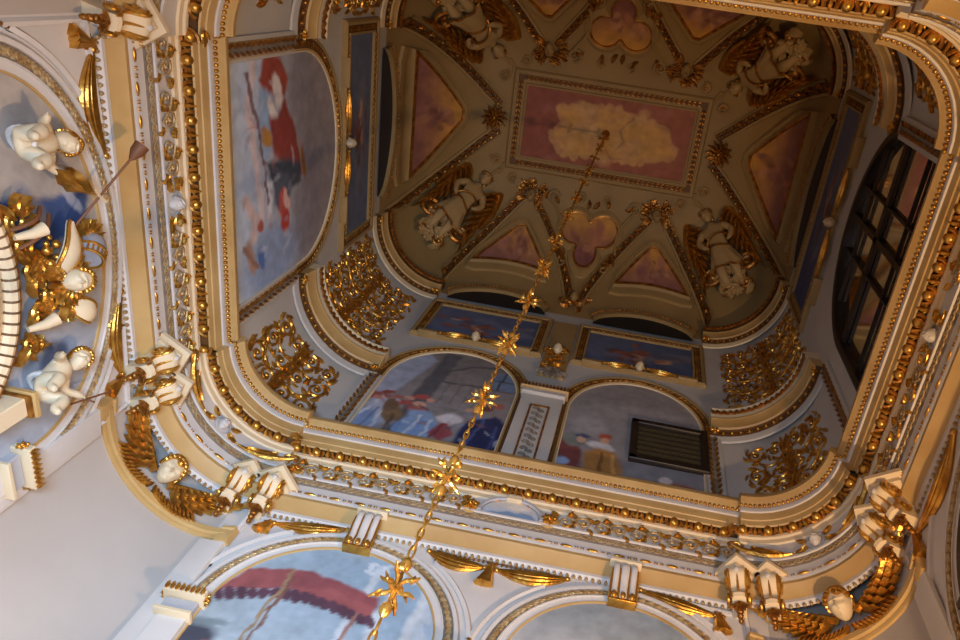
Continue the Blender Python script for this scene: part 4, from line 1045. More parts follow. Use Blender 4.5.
# ------------------------------------------------------------------ dressing of the vault
def vline(pts, n=14):
    out = []
    for (a, b) in zip(pts[:-1], pts[1:]):
        for i in range(n): out.append((a[0]+(b[0]-a[0])*i/n, a[1]+(b[1]-a[1])*i/n))
    return out+[pts[-1]]
def vribbon(pts, prof, closed=False):
    """moulding laid along plan points of the vault; prof = [(side offset, height)]"""
    N = len(pts); rows = [[] for _ in prof]
    for i in range(N):
        a = pts[i-1] if (i or closed) else pts[0]; b = pts[(i+1) % N] if (i < N-1 or closed) else pts[-1]
        t = V((b[0]-a[0], b[1]-a[1], 0)); t.normalize(); s = V((-t.y, t.x, 0))
        for k, (o, h) in enumerate(prof): rows[k].append(vm(pts[i][0]+s.x*o, pts[i][1]+s.y*o, h))
    mb = MB(); mb.rows(rows, closed); return mb
def vbeads(pts, step, r, mb=None, two=0.):
    mb = mb or MB()
    for p, tg in walk(pts, step, False):
        for o in ((-two, two) if two else (0,)): mb.ell(vm(p.x-tg.y*o, p.y+tg.x*o, .0035+r*.5), r, None, 6, 4)
    return mb
VR = 'carved ribs of the vault'
def rib(label, pts, w=.0135):
    P = vline(pts); t = thing('vault_rib', label, 'rib', VR, at=tuple(vm(*pts[0])))
    vribbon(P, [(-w, 0), (-w, .005), (-w*.66, .0070), (-w*.60, .0005)]).build('moulding', 'vault', t)
    vribbon(P, [(w*.60, .0005), (w*.66, .0070), (w, .005), (w, 0)]).build('moulding', 'vault', t)
    vribbon(P, [(-w*.62, .0015), (w*.62, .0015)]).build('carved_ground', 'bronze', t)  # dark strip: recess shade of the carving put into the colour
    mb = MB()
    for i, (p, tg) in enumerate(walk(P, .0095, False)):
        a = math.atan2(tg.y, tg.x); f = lambda x, y, h: vm(x, y, .003+h)
        mb.leaf(f, p.x-.004*tg.x, p.y-.004*tg.y, a+.6*(1 if i % 2 else -1), .0125, .0045, .6)
        mb.ell(vm(p.x-tg.y*.004*(1 if i % 2 else -1), p.y+tg.x*.004*(1 if i % 2 else -1), .005), .0022, None, 6, 4)
    mb.build('leaf_carving', 'gold_old', t)
nm = {(1, 1): 'far right', (-1, 1): 'far left', (-1, -1): 'near left', (1, -1): 'near right'}
ang_l = {(1, 1): 'the angel at lower right of the vault', (-1, 1): 'the angel at lower left of the vault', (-1, -1): 'the angel at upper left of the vault', (1, -1): 'the angel at upper right of the vault'}
side_l = {1: 'right-hand', -1: 'left-hand'}
for (su, sv) in nm:
    rib('carved rib between the %s vault panel and %s' % (side_l[su], ang_l[(su, sv)]), [(su*.262, sv*.030), (su*.30, sv*.062), (su*.445, sv*.200)])
    rib('carved rib between the %s triangle and %s' % ('far' if sv > 0 else 'near', ang_l[(su, sv)]), [(su*.182, sv*.182), (su*.250, sv*.268), (su*.318, sv*.345)])
    rib('carved rib beside the %s trefoil, nearest %s' % ('far' if sv > 0 else 'near', ang_l[(su, sv)]), [(su*.140, sv*.192), (su*.075, sv*.272), (su*.014, sv*.345)], .0115)

# frame of the centre panel
t = thing('ceiling_frame', 'carved rectangular frame round the rose-coloured central ceiling painting', 'frame', at=(0, 0, 2.0))
def rectloop(a, b, n=12): return vline([(a, -b), (a, b), (-a, b), (-a, -b), (a, -b)], n)[:-1]
def flatband(prof):
    mb = MB(); mb.rows([[(x, y, 2.0-h) for x, y in ((.204+o, -.085-o), (.204+o, .085+o), (-.204-o, .085+o), (-.204-o, -.085-o))] for o, h in prof], True); return mb
flatband([(-.002, 0), (-.002, .006), (.002, .007), (.004, .004), (.010, .004)]).build('inner_fillet', 'vault', t)
flatband([(.010, .004), (.021, .004)]).build('carved_ground', 'bronze', t)
flatband([(.021, .004), (.022, .008), (.030, .008), (.034, .004), (.034, 0)]).build('outer_fillet', 'vault', t)
mb = MB()
for (x0, y0), (x1, y1) in (((-.21, .1005), (.21, .1005)), ((-.21, -.1005), (.21, -.1005)), ((-.2195, -.09), (-.2195, .09)), ((.2195, -.09), (.2195, .09))):
    L = math.hypot(x1-x0, y1-y0); n = int(L/.012); a = math.atan2(y1-y0, x1-x0)
    for i in range(n):
        x = x0+(x1-x0)*(i+.1)/n; y = y0+(y1-y0)*(i+.1)/n; f = lambda x, y, h: V((x, y, 2.0-.004-h))
        mb.leaf(f, x, y, a+.5, .012, .0032, .45); mb.leaf(f, x, y, a-.5, .012, .0032, .45)
mb.build('leaf_carving', 'gold_old', t)
def clouds(p, r, cx, cy, w, h, n, cols, s0=.012, s1=.03):
    for i in range(n): p.e(cx+r.gauss(0, w), cy+r.gauss(0, h), r.uniform(s0, s1), r.uniform(s0*.6, s1*.7), r.choice(cols), r.uniform(0, 3), .8, .55)
    return p
g, nr, nc = rect_grid(-.204, .204, -.085, .085, 120, 60)
r = random.Random(3); p = Paint((152, 88, 70)).grad((150, 84, 66), (-.2, 0), (160, 96, 74), (.2, 0))
clouds(p, r, 0, 0, .13, .06, 24, [(166, 102, 90), (140, 78, 74), (172, 112, 92)])
cl = []
for k in range(46):
    a = 2*PI*k/46; q = (.80+.10*math.sin(3*a+1)+.06*math.sin(7*a)); x, y = math.cos(a), math.sin(a)
    w_ = (abs(x)**4+abs(y)**4)**.25; cl.append((.012+.165*q*x/w_, .064*q*y/w_+.004))
for x, y in cl: p.e(x, y, r.uniform(.012, .019), r.uniform(.010, .015), r.choice([(196, 148, 98), (188, 136, 92), (202, 152, 96)]), r.uniform(0, 3), .35)
p.p(cl, (206, 156, 86), .006)
clouds(p, r, .01, 0, .075, .03, 22, [(212, 170, 112), (196, 148, 92), (206, 160, 116), (190, 142, 100)])
p.l([(.03, .03), (.045, .01), (.035, -.01), (.05, -.03), (.06, -.045)], .0022, (120, 96, 84), .8, .6); p.l([(.0, .035), (.02, .05), (.05, .055)], .002, (140, 106, 84), .8, .5)
fresco('ceiling_fresco', 'rectangular rose and yellow cloud painting at the centre of the vault', None, p, g, lambda x, y, h: V((x, y, 2.0-.002-h)), nr, nc, amp=.008, freq=25)

# triangular and trefoil paintings in the cove
def tri_grid(A, B, D, n=44, bow=.0):
    out = []
    for j in range(n+1):
        t = (j/n)
        for i in range(n+1):
            s = i/n; x = A[0]*(1-t)+(B[0]*(1-s)+D[0]*s)*t; y = A[1]*(1-t)+(B[1]*(1-s)+D[1]*s)*t
            e = math.sin(PI*s)*bow*t; d = V((A[0]-(B[0]+D[0])/2, A[1]-(B[1]+D[1])/2)); d.normalize()
            out.append((x+d.x*e, y+d.y*e))
    return out, n+1, n+1
def cove_panel(label, flabel, A, B, D, bow, seed, hot=(206, 150, 70), low=(150, 100, 92)):
    r = random.Random(seed); m = ((B[0]+D[0])/2, (B[1]+D[1])/2)
    # blunt apex
    P = Paint(hot).grad(hot, (A[0]*.75+m[0]*.25, A[1]*.75+m[1]*.25), low, (A[0]*.1+m[0]*.9, A[1]*.1+m[1]*.9))
    q = (A[0]*.35+m[0]*.65, A[1]*.35+m[1]*.65)
    clouds(P, r, q[0], q[1], .022, .018, 14, [(176, 120, 100), (150, 96, 92), (196, 144, 104), (134, 84, 84)], .008, .018)
    clouds(P, r, q[0]+.01, q[1], .014, .012, 8, [(206, 150, 118), (120, 72, 60), (190, 120, 80)], .004, .010)
    g, nr, nc = tri_grid(A, B, D, 44, bow)
    fresco('cove_fresco', flabel, 'cloud paintings in the cove', P, g, lambda x, y, h: vm(x, y, .003+h), nr, nc, amp=.006, freq=40)
    edge = []
    n = 12
    edge += [(A[0]+(B[0]-A[0])*i/n, A[1]+(B[1]-A[1])*i/n) for i in range(1, n)]
    d = V((A[0]-m[0], A[1]-m[1])); d.normalize()
    edge += [(B[0]+(D[0]-B[0])*i/n+d.x*bow*math.sin(PI*i/n), B[1]+(D[1]-B[1])*i/n+d.y*bow*math.sin(PI*i/n)) for i in range(n+1)]
    edge += [(D[0]+(A[0]-D[0])*i/n, D[1]+(A[1]-D[1])*i/n) for i in range(1, n)]
    if sum(edge[k-1][0]*edge[k][1]-edge[k][0]*edge[k-1][1] for k in range(len(edge))) > 0: edge = edge[::-1]
    t = thing('cove_frame', label, 'frame', 'frames of the cove paintings', at=tuple(vm(*A)))
    vribbon(edge, [(-.003, 0), (-.003, .006), (.001, .0085), (.003, .003), (.0085, .003), (.010, .0075), (.0135, .0065), (.014, 0)], True).build('moulding', 'vault', t)
    vribbon(edge, [(-.0035, .0), (-.0035, .0075), (.0, .0085), (.0008, .0075)], True).build('dark_fillet', 'gold_old', t)
i = 30
for sv, nmv in ((1, 'lower'), (-1, 'upper')):
    for su, nmu in ((-1, 'left'), (1, 'right')):
        i += 1
        cove_panel('moulded frame of the %s %s triangular cloud painting' % (nmv, nmu), 'triangular orange cloud painting of the vault, %s %s' % (nmv, nmu), (su*.166, sv*.236), (su*.084, sv*.322), (su*.268, sv*.322), .006, i)
cove_panel('moulded frame of the left-hand triangular painting by the left rosette', 'triangular orange and mauve painting beside the left gilded rosette', (-.338, 0), (-.434, -.142), (-.434, .142), .0, 41)
cove_panel('moulded frame of the right-hand triangular painting by the right rosette', 'triangular orange painting beside the right gilded rosette, fading into shadow', (.338, 0), (.434, -.142), (.434, .142), .0, 42)

def trefoil(sv, n=96):
    out = []
    for k in range(n):
        a = 2*PI*k/n; x, y = math.cos(a), math.sin(a)       # y up = towards the middle of the vault
        r = .030
        for cx_, cy_, rc in ((.034, .014, .036), (-.034, .014, .036), (0, -.034, .028)):
            d = cx_*x+cy_*y; q = rc*rc-(cx_*cx_+cy_*cy_-d*d)
            if q > 0: r = max(r, d+math.sqrt(q))
        out.append((r*x*1.02, sv*(.245-r*y*1.0)))
    return out
for sv, lab, flab in ((1, 'scrolled gilt surround of the trefoil painting crossed by the chain', 'trefoil orange and mauve painting crossed by the hanging chain'), (-1, 'scrolled gilt surround of the trefoil painting at the top edge', 'round-lobed painting at the top edge of the vault, half hidden')):
    loop = trefoil(sv); c = (0, sv*.245); g = []
    for j in range(31):
        for k in range(97): q = loop[k % 96]; g.append((c[0]+(q[0]-c[0])*(.02+.98*j/30), c[1]+(q[1]-c[1])*(.02+.98*j/30)))
    r = random.Random(50+sv); P = Paint((200, 140, 66)).grad((206, 150, 68), (0, sv*.205), (140, 88, 84), (0, sv*.275))
    clouds(P, r, .008, sv*.252, .02, .014, 16, [(166, 104, 84), (190, 130, 88), (128, 76, 76), (206, 150, 110)], .007, .016)
    fresco('cove_fresco', flab, 'cloud paintings in the cove', P, g, lambda x, y, h: vm(x, y, .003+h), 31, 97, amp=.005, freq=40)
    if sv < 0: loop = loop[::-1]
    t = thing('trefoil_surround', lab, 'frame', at=tuple(vm(0, sv*.247)))
    vribbon(loop, [(-.001, .002), (-.001, .008), (.003, .010), (.008, .007), (.012, .005), (.013, 0)], True).build('moulding', 'vault', t)
    vribbon(loop, [(-.0035, .002), (-.0035, .0085), (.0, .0095), (.0008, .0085)], True).build('gilt_fillet', 'gold_old', t)
    for su in (-1, 1):
        f = lambda x, y, h: vm(x, y, .004+h)
        mb = MB(); mb.scroll(f, su*.100, sv*.168, .017, 1.7, PI/2, -su*sv, .0034); mb.scroll(f, su*.034, sv*.158, .012, 1.4, PI/2, su*sv, .0026)
        mb.scroll(f, su*.052, sv*.300, .011, 1.4, -PI/2, su*sv, .0026); mb.tube([f(su*(.104-.016*math.sin(PI*k/12)-.03*k/12), sv*(.180+.095*k/12), .003) for k in range(13)], .0040, 6)
        mb.build('volute', 'vault', t)
        for k, (x, y, a) in enumerate(((.034, .158, 1.2), (.100, .168, 2.5), (.045, .298, -.4), (.062, .278, .6), (.012, .165, 1.8), (.05, .30, -1.2))): MB().leaf(f, su*x, sv*y, (a if su > 0 else PI-a)*sv, .022, .006, .8, .6).build('leaf', 'gold_old', t)
# mask ornament at the foot of the far trefoil
t = thing('mask_ornament', 'dark gilded mask ornament at the foot of the far trefoil painting', 'ornament', at=tuple(vm(0, .335)))
f = lambda x, y, h: V((x, B2-.006-h, 1.745+y))
mb = MB()
for k in range(18): r = random.Random(k); mb.leaf(f, r.uniform(-.02, .02), r.uniform(-.03, .03), r.uniform(0, 6.3), .024, .006, .7, r.uniform(-1, 1))
for su in (-1, 1): mb.scroll(f, su*.026, .012, .011, 1.4, 0, su, .003)
mb.build('foliage', 'gold_old', t)
T = Matrix(((-1, 0, 0, 0), (0, -1, 0, B2-.022), (0, 0, 1, 1.748), (0, 0, 0, 1))); head_mesh(MB(), .012, T).build('mask', 'vault', t)

# flat sheets above the oblong frescoes: the far pair paint a slot's inner shade
for k, (side, c, hw, lab) in enumerate((('far', -.167, .112, ''), ('far', .167, .112, ''), ('left', 0, .15, ''), ('right', 0, .15, ''))):
    mb = MB(); n = 20
    top = [(c-hw+2*hw*i/n, 1.652+.010+.070*math.sin(PI*i/n)**.6) for i in range(n+1)]
    mb.rows([[wp(side, x, 1.652, .004, False) for x, z in top], [wp(side, x, z, .004, False) for x, z in top], [wp(side, x, z, .0, False) for x, z in top]])
    struct(mb.build('window_%d' % (k+2), 'slot' if k > 1 else 'dark'))
    mb = MB(); mb.rows([[wp(side, c+(x-c)*(1+o*4), z+o*1.5, h, False) for x, z in top] for o, h in ((0, .003), (0, .012), (.007, .014), (.012, .012), (.014, .003))])
    tt = thing('slot_moulding', ['curved moulding over the left dark slot of the far vault', 'curved moulding over the right dark slot of the far vault', 'curved dark-beaded moulding beside the left vault painting', 'unlit curved moulding beside the right vault painting'][k], 'moulding', 'mouldings over the vault slots', at=wp(side, c, 1.66, 0, False))
    mb.build('moulding', 'vault', tt)
    mb = MB()
    for p, tg in walk([(c+(x-c)*1.05, z+.015) for x, z in top], .0075, False): mb.ell(wp(side, p.x, p.y, .0145, False), .0028, None, 6, 4)
    mb.build('bead_row', 'gold_old', tt)

# tangent frame on the vault: y towards dir, z out into the room
def vmat(u, v, dirn, h=0., tilt=None):
    n = tilt or vn(u, v); y = V(dirn); y = (y-n*y.dot(n)).normalized(); x = y.cross(n); p = vm(u, v, h)
    return Matrix(((x.x, y.x, n.x, p.x*S), (x.y, y.y, n.y, p.y*S), (x.z, y.z, n.z, p.z*S+Z0), (0, 0, 0, 1)))
for (su, sv) in nm:
    t = thing('scroll_bracket', 'stucco scroll bracket between the centre frame and %s' % ang_l[(su, sv)], 'ornament', 'scroll brackets at the corners of the centre frame', at=tuple(vm(su*.25, sv*.125)))
    f = lambda x, y, h: vm(x, y, .003+h)
    for x, y, r_, d in ((.262, .098, .014, 1), (.212, .140, .013, -1)):
        mb = MB(); mb.scroll(f, su*x, sv*y, r_, 1.6, math.atan2(sv, su)+d*1.2, d*su*sv, .0032); mb.build('volute', 'vault', t)
        mb = MB(); mb.torus(r_*.55, .0012, Matrix.Translation(f(su*x, sv*y, .001)), 16, 5); mb.build('gilt_ring', 'gold_old', t)
    mb = MB(); mb.tube([f(su*(.240+.012*i/10-.004*math.sin(PI*i/10)), sv*(.106+.03*i/10), .002) for i in range(11)], .0042, 6); mb.tube([f(su*(.250+.05*i/10), sv*(.125+.045*i/10), .001) for i in range(11)], [.0052-.0003*i for i in range(11)], 6); mb.build('stem', 'vault', t)
def rosette():
    t = thing('vault_rosette', 'spiky gilded rosette boss left of the central ceiling painting', 'rosette', 'rosette bosses beside the centre panel', mat=vmat(-.277, .002, (1, 0, 0)))
    f = lambda x, y, h: V((x, y, .004+h)); mb = MB()
    for ring_, (n, L, h0) in enumerate(((12, .030, 0), (10, .022, .006), (7, .013, .011))):
        for k in range(n): mb.leaf(lambda x, y, h: V((x, y, .003+h0+h+.35*math.hypot(x, y))), .003*math.cos(2*PI*k/n+ring_), .003*math.sin(2*PI*k/n+ring_), 2*PI*k/n+ring_*.3, L, .0056, .7)
    mb.build('petals', 'gold_old', t, True); MB().ell((0, 0, .018), .006, None, 10, 8).build('bud', 'gold', t, True)
    return t
r0 = rosette(); dup(r0, 'spiky gilded rosette boss right of the central ceiling painting', vmat(.278, .002, (-1, 0, 0)))
HT = Matrix(((-1, 0, 0, 0), (0, 0, 1, 0), (0, 1, 0, 0), (0, 0, 0, 1)))
def flower_head():
    t = thing('flower_mask', '', 'mask', 'flower-crowned masks at the frame corners', mat=Matrix.Identity(4))
    head_mesh(MB(), .0115, Matrix.Translation((0, -.004, .014)) @ HT).build('face', 'vault', t, True)
    r = random.Random(5); f = lambda x, y, h: V((x, y, .003+h)); mb = MB()
    for k in range(26):
        a = r.uniform(-.5, PI+.5); d = r.uniform(.012, .030); mb.flower(lambda x, y, h, z0=r.uniform(.002, .014): V((x, y, z0+h)), d*math.cos(a), -.002+d*math.sin(a), r.uniform(.004, .008), 5)
    for k in range(14): a = r.uniform(0, 2*PI); mb.leaf(f, .014*math.cos(a), .014*math.sin(a), a, r.uniform(.014, .024), .005, .7, r.uniform(-.6, .6))
    mb.build('flower_crown', 'gold_old', t, True)
    mb = MB()
    for sx in (-1, 1):
        for k in range(5): mb.flower(f, sx*(.022+.007*k), -.014-.010*k, .0058, 5); mb.leaf(f, sx*(.020+.007*k), -.012-.010*k, -PI/2+sx*.7, .014, .004, .6)
    mb.build('flower_chain', 'gold_old', t, True)
    for o in t.children: o.scale = (1.25, 1.25, 1.25)
    return t
h0 = flower_head(); first = True
for su, sv, lab in ((-1, 1, 'flower-crowned gilded mask at the lower left corner of the centre frame'), (1, 1, 'flower-crowned gilded mask at the lower right corner of the centre frame'), (-1, -1, 'flower-crowned gilded mask at the upper left corner of the centre frame'), (1, -1, 'flower-crowned gilded mask at the upper right corner of the centre frame')):
    m4 = vmat(su*.158, sv*.172, (-su*.15, -sv, 0))
    if first: h0.matrix_world = m4; h0['label'] = lab; first = False
    else: dup(h0, lab, m4)

# ------------------------------------------------------------------ figures
def skin_body(name, mat, parent, nodes, edges, sub=2):
    me = bpy.data.meshes.new(name); me.from_pydata([tuple(c*S for c in p) for p, r in nodes], edges, []); o = bpy.data.objects.new(name+'_skin', me); C.objects.link(o)
    o.modifiers.new('Skin', 'SKIN')
    for i, (p, r) in enumerate(nodes):
        sv_ = me.skin_vertices[0].data[i]; sv_.radius = (r*S, r*S); sv_.use_root = (i == 0)
    m = o.modifiers.new('Sub', 'SUBSURF'); m.levels = sub
    dg = bpy.context.evaluated_depsgraph_get(); ev = o.evaluated_get(dg); nm_ = bpy.data.meshes.new_from_object(ev)
    bpy.data.objects.remove(o); nm_.name = name; nm_.materials.clear(); nm_.materials.append(M[mat]); nm_.shade_smooth()
    q = bpy.data.objects.new(name, nm_); C.objects.link(q); q.parent = parent; return q
def hand(nodes, edges, w, out, side, s=1.):
    """palm and five fingers from wrist node w along unit vector out"""
    o = V(out).normalized(); sd = V(side).normalized(); n = o.cross(sd); p0 = V(nodes[w][0])
    nodes.append((tuple(p0+o*.006*s), .0026*s)); edges.append((w, len(nodes)-1)); palm = len(nodes)-1
    for k, (x, L) in enumerate(((-.0026, .0055), (-.0009, .0068), (.0009, .0064), (.0026, .0048))):
        nodes.append((tuple(p0+o*(.0075*s+L*.5*s)+sd*x*s), .0009*s)); edges.append((palm, len(nodes)-1))
        nodes.append((tuple(p0+o*(.0075*s+L*.9*s)+sd*x*s*1.1-n*.002*s), .0007*s)); edges.append((len(nodes)-2, len(nodes)-1))
    nodes.append((tuple(p0+o*.007*s+sd*.0055*s), .0009*s)); edges.append((palm, len(nodes)-1))
def angel():
    t = thing('angel', '', 'sculpture', 'stucco angels in the corners of the vault', mat=Matrix.Identity(4))
    N = [((0, -.088, .016), .019), ((0, -.066, .018), .0165), ((0, -.034, .022), .0205), ((0, -.012, .022), .009), ((0, -.002, .023), .0075)]
    E_ = [(0, 1), (1, 2), (2, 3), (3, 4)]
    for sx in (-1, 1):
        k = len(N); N += [((sx*.022, -.022, .021), .0095), ((sx*.036, -.046, .024), .0075), ((sx*.028, -.072, .032), .0055)]
        E_ += [(2, k), (k, k+1), (k+1, k+2)]; hand(N, E_, k+2, (-sx*.6, -.7, .2), (-sx*.7, .6, 0), .9)
        k = len(N); N += [((sx*.013, -.110, .016), .0150), ((sx*.015, -.145, .018), .0105), ((sx*.013, -.176, .010), .0065), ((sx*.014, -.188, .014), .004)]
        E_ += [(0, k), (k, k+1), (k+1, k+2), (k+2, k+3)]
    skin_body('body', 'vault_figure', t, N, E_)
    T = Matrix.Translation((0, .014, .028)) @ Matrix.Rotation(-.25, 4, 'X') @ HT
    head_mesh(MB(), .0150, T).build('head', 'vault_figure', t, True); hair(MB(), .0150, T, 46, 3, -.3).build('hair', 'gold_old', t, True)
    f = lambda x, y, h: V((x, y, .006+h))
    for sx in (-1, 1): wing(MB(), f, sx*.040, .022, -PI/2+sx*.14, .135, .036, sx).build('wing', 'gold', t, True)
    # skirt with folds
    rows = []
    for j in range(9):
        q = j/8; y = -.082-.062*q; row = []
        for i in range(41):
            a = 2*PI*i/40; w = 1+.10*math.sin(9*a+2*q)*q; row.append((math.cos(a)*(.021+.014*q)*w, y-.006*math.sin(2*a), .016+math.sin(a)*(.020+.002*q)*w))
        rows.append(row)
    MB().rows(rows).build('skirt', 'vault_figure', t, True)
    mb = MB(); mb.tube([(p[0]*1.02, p[1], p[2]+.001) for p in rows[-1][:-1]], .0026, 6, closed=True); mb.tube([(p[0]*1.06, p[1], p[2]+.001) for p in rows[0][:-1]], .0028, 6, closed=True)
    mb.tube([(.024*math.cos(PI*i/10), -.060+.014*math.sin(PI*i/10)-.02*i/10, .022+.020*math.sin(PI*i/10)) for i in range(11)], .0026, 6); mb.build('sash', 'gold_old', t, True)
    mb = MB()
    for sx in (-1, 1):
        mb.scroll(f, sx*.036, -.142, .022, 1.5, PI/2, -sx, .0052); mb.scroll(f, sx*.022, -.190, .016, 1.4, PI/2, sx, .0042)
    mb.build('volute', 'gold_old', t, True)
    mb = MB(); r = random.Random(9)
    for k in range(22): mb.leaf(f, r.uniform(-.03, .03), r.uniform(-.20, -.13), r.uniform(0, 2*PI), r.uniform(.02, .034), .008, .6, r.uniform(-1, 1))
    for x, y in ((-.012, -.165), (.014, -.180), (0, -.20)): mb.flower(f, x, y, .013, 6)
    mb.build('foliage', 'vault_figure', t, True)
    for o in t.children: o.scale = (1.18, 1.05, 1.1)
    return t
a0 = angel(); first = True
for su, sv, lab in ((-1, 1, 'stucco angel with gold wings above the left curved cornice'), (1, 1, 'stucco angel with gold wings above the right curved cornice'), (-1, -1, 'stucco angel cut by the top edge, upper left of the vault'), (1, -1, 'shaded stucco angel at the upper right of the vault')):
    hd = vm(su*.300, sv*.178); ft = vm(su*.412, sv*.318); d = hd-ft; x = V((-sv, su, 0)) if True else None
    x = V((d.y, -d.x, 0)).normalized(); n = x.cross(d.normalized()); n = n if n.z < 0 else -n
    m4 = vmat(su*.300, sv*.178, d, .002, n)
    if first: a0.matrix_world = m4; a0['label'] = lab; first = False
    else: dup(a0, lab, m4)

def putto(label, v, z, flip, staff):
    t = thing('putto', label, 'sculpture', 'putti on the left-hand cartouche', at=(-A1, v, z), rot=-PI/2)
    k_ = flip; ks = 1.25; p0 = len(bpy.data.objects)
    N = [((0, .020, 0), .0100), ((k_*.002, .021, .012), .0092), ((k_*.004, .022, .022), .0088), ((k_*.005, .023, .030), .0045)]; E_ = [(0, 1), (1, 2), (2, 3)]
    for sx, (el, wr) in ((-1, ((-.017, .026, .018), (-.024, .032, .027))), (1, ((.017, .028, .016), (.022, .036, .010)))):
        k = len(N); N += [((sx*.009+k_*.004, .022, .025), .0052), ((el[0]+k_*.004, el[1], el[2]), .0042), ((wr[0]+k_*.004, wr[1], wr[2]), .0032)]; E_ += [(2, k), (k, k+1), (k+1, k+2)]
        hand(N, E_, k+2, (sx*.6, .4, .5 if sx < 0 else -.4), (0, -.5, .8), .55)
    for sx in (-1, 1):
        k = len(N); N += [((sx*.006, .024, -.002), .0075), ((sx*.011, .040, .001), .0062), ((sx*.010, .041, -.014), .0045), ((sx*.011, .048, -.017), .0026)]; E_ += [(0, k), (k, k+1), (k+1, k+2), (k+2, k+3)]
    skin_body('body', 'figure', t, N, E_)
    T = Matrix.Translation((k_*.006, .026, .041)) @ Matrix.Rotation(k_*.5, 4, 'Y') @ Matrix.Rotation(k_*-.6, 4, 'Z')
    head_mesh(MB(), .0098, T).build('head', 'figure', t, True); hair(MB(), .0098, T, 36, 8, -.3).build('hair', 'gold', t, True)
    mb = MB()
    if staff: mb.tube([(-.022, .034, .014), (-.030, .040, .056)], .0010, 6); mb.tube([(-.024, .030, .030), (-.028, .042, .032)], .0009, 6)
    else: mb.leaf(lambda x, y, h: V((x, .028+h, y)), -.02, .02, 2.4, .035, .009, .8)
    mb.build('staff' if staff else 'palm', 'cloth' if staff else 'gold', t, True)
    mb = MB(); mb.tube([(.0100*math.cos(a), .020+.0095*math.sin(a), .002+.002*math.sin(2*a)) for a in [2*PI*i/16 for i in range(16)]], .0026, 6, closed=True); mb.build('loincloth', 'white', t, True)
    for o in t.children: o.scale = (ks, ks, ks)
putto('white putto with dark staff sitting by the cream pedestal', .112, .647, 1, True)
putto('white putto with curly gold hair at the left edge, head turned', -.128, .672, -1, False)

# ------------------------------------------------------------------ winged cartouche of the left wall
t = thing('cartouche', 'gilded cartouche with mask, helmet and wings at the left edge', 'cartouche', at=(-A1, -.01, .43), rot=-PI/2)
f = lambda x, y, h: V((x, .006+h, y))
EA, EB, EZ = .122, .094, .115
rows = []
for j in range(1, 13):
    q = j/12; rows.append([(math.cos(a)*EA*q, .012+.030*math.cos(q*PI/2), EZ+math.sin(a)*EB*q) for a in [2*PI*i/48 for i in range(49)]])
MB().rows(rows).build('shield', 'cream', t, True)
mb = MB(); mb.tube([(math.cos(a)*EA*1.02, .016, EZ+math.sin(a)*EB*1.03) for a in [2*PI*i/72 for i in range(72)]], .0075, 8, closed=True); mb.build('rim', 'cream', t, True)
mb = MB()
for i in range(70):
    a = 2*PI*i/70
    mb.torus(.0078, .0013, Matrix.Translation((math.cos(a)*EA*1.02, .016, EZ+math.sin(a)*EB*1.03)) @ V((-math.sin(a)*EA, 0, math.cos(a)*EB)).to_track_quat('Z', 'Y').to_matrix().to_4x4(), 10, 5)
mb.build('rim_ribs', 'bronze', t, True)
mb = MB(); mb.tube([(math.cos(a)*(EA+.016), .012, EZ+math.sin(a)*(EB+.015)) for a in [2*PI*i/72 for i in range(72)]], .0042, 6, closed=True); mb.build('outer_rim', 'gold_old', t, True)
X = lambda v: -.01-v                                           # wall position -> local x
Z = lambda z: z-.43
T = Matrix.Translation((X(.016), .036, Z(.706))) @ Matrix.Rotation(-.45, 4, 'X') @ Matrix.Rotation(-.2, 4, 'Z'); head_mesh(MB(), .0145, T).build('mask', 'figure', t, True)
mb = hair(MB(), .0145, T, 50, 2, -.5)
for i in range(16):
    a = 2*PI*i/16; mb.leaf(lambda x, y, h: V((x, .026+h, y)), X(.016)+.012*math.cos(a), Z(.705)+.012*math.sin(a), a, .017, .0045, .9)
mb.build('mask_hair', 'gold', t, True)
T = Matrix.Translation((X(-.006), .030, Z(.742))) @ Matrix.Rotation(.5, 4, 'Y') @ Matrix.Rotation(.3, 4, 'X')
MB().lathe([(.0135, -.014), (.0150, -.006), (.0145, .004), (.0115, .012), (.006, .017), (.001, .019)], 20, T).build('helmet', 'steel', t, True)
mb = MB()
for i in range(9): mb.tube([T @ V((.0152*math.cos(a), .0152*math.sin(a), z)) for z, a in [(-.015+.003*k, PI*.1+PI*.8*i/8) for k in range(4)]], .0011, 5)
mb.torus(.0150, .0018, T @ Matrix.Translation((0, 0, -.004)), 22, 6); mb.torus(.0142, .0018, T @ Matrix.Translation((0, 0, -.014)), 22, 6)
for k in range(8): mb.leaf(lambda x, y, h: V((x, .020+h, y)), X(-.012), Z(.746), -.6+.45*k, .024, .005, .9, .4)
mb.build('helmet_trim', 'gold', t, True)
# wings: root, direction and length along the wall
for v0, z0, v1, z1, w0 in ((.012, .690, -.040, .724, .012), (.040, .700, .072, .738, .012)):
    a = math.atan2(z1-z0, -(v1-v0)); L = math.hypot(v1-v0, z1-z0); x0 = X(v0); rows = []; n = 12
    for i in range(n+1):
        q = i/n; w = w0*math.sin(PI*min(1, .10+q*.90))**.7; px = x0+L*q*math.cos(a); py = Z(z0)+L*q*math.sin(a); nx, ny = -math.sin(a), math.cos(a); hb = .022+.012*math.sin(PI*q)
        rows.append([f(px+nx*w*k, py+ny*w*k, hb-.004*k*k) for k in (-1, -.5, 0, .5, 1)]+[f(px-nx*w*k, py-ny*w*k, hb-.008) for k in (-1, 1)])
    MB().rows(rows, True).build('wing', 'cream', t, True)
    mb = MB(); mb.tube([r_[0] for r_ in rows], .0022, 6); mb.tube([r_[4] for r_ in rows], .0018, 6)
    for k in range(7): mb.leaf(lambda x, y, h: V((x, .024+h, y)), rows[0][2].x, rows[0][2].z, a+(k-3)*.5, .020, .005, .9)
    mb.build('wing_edge', 'gold', t, True)
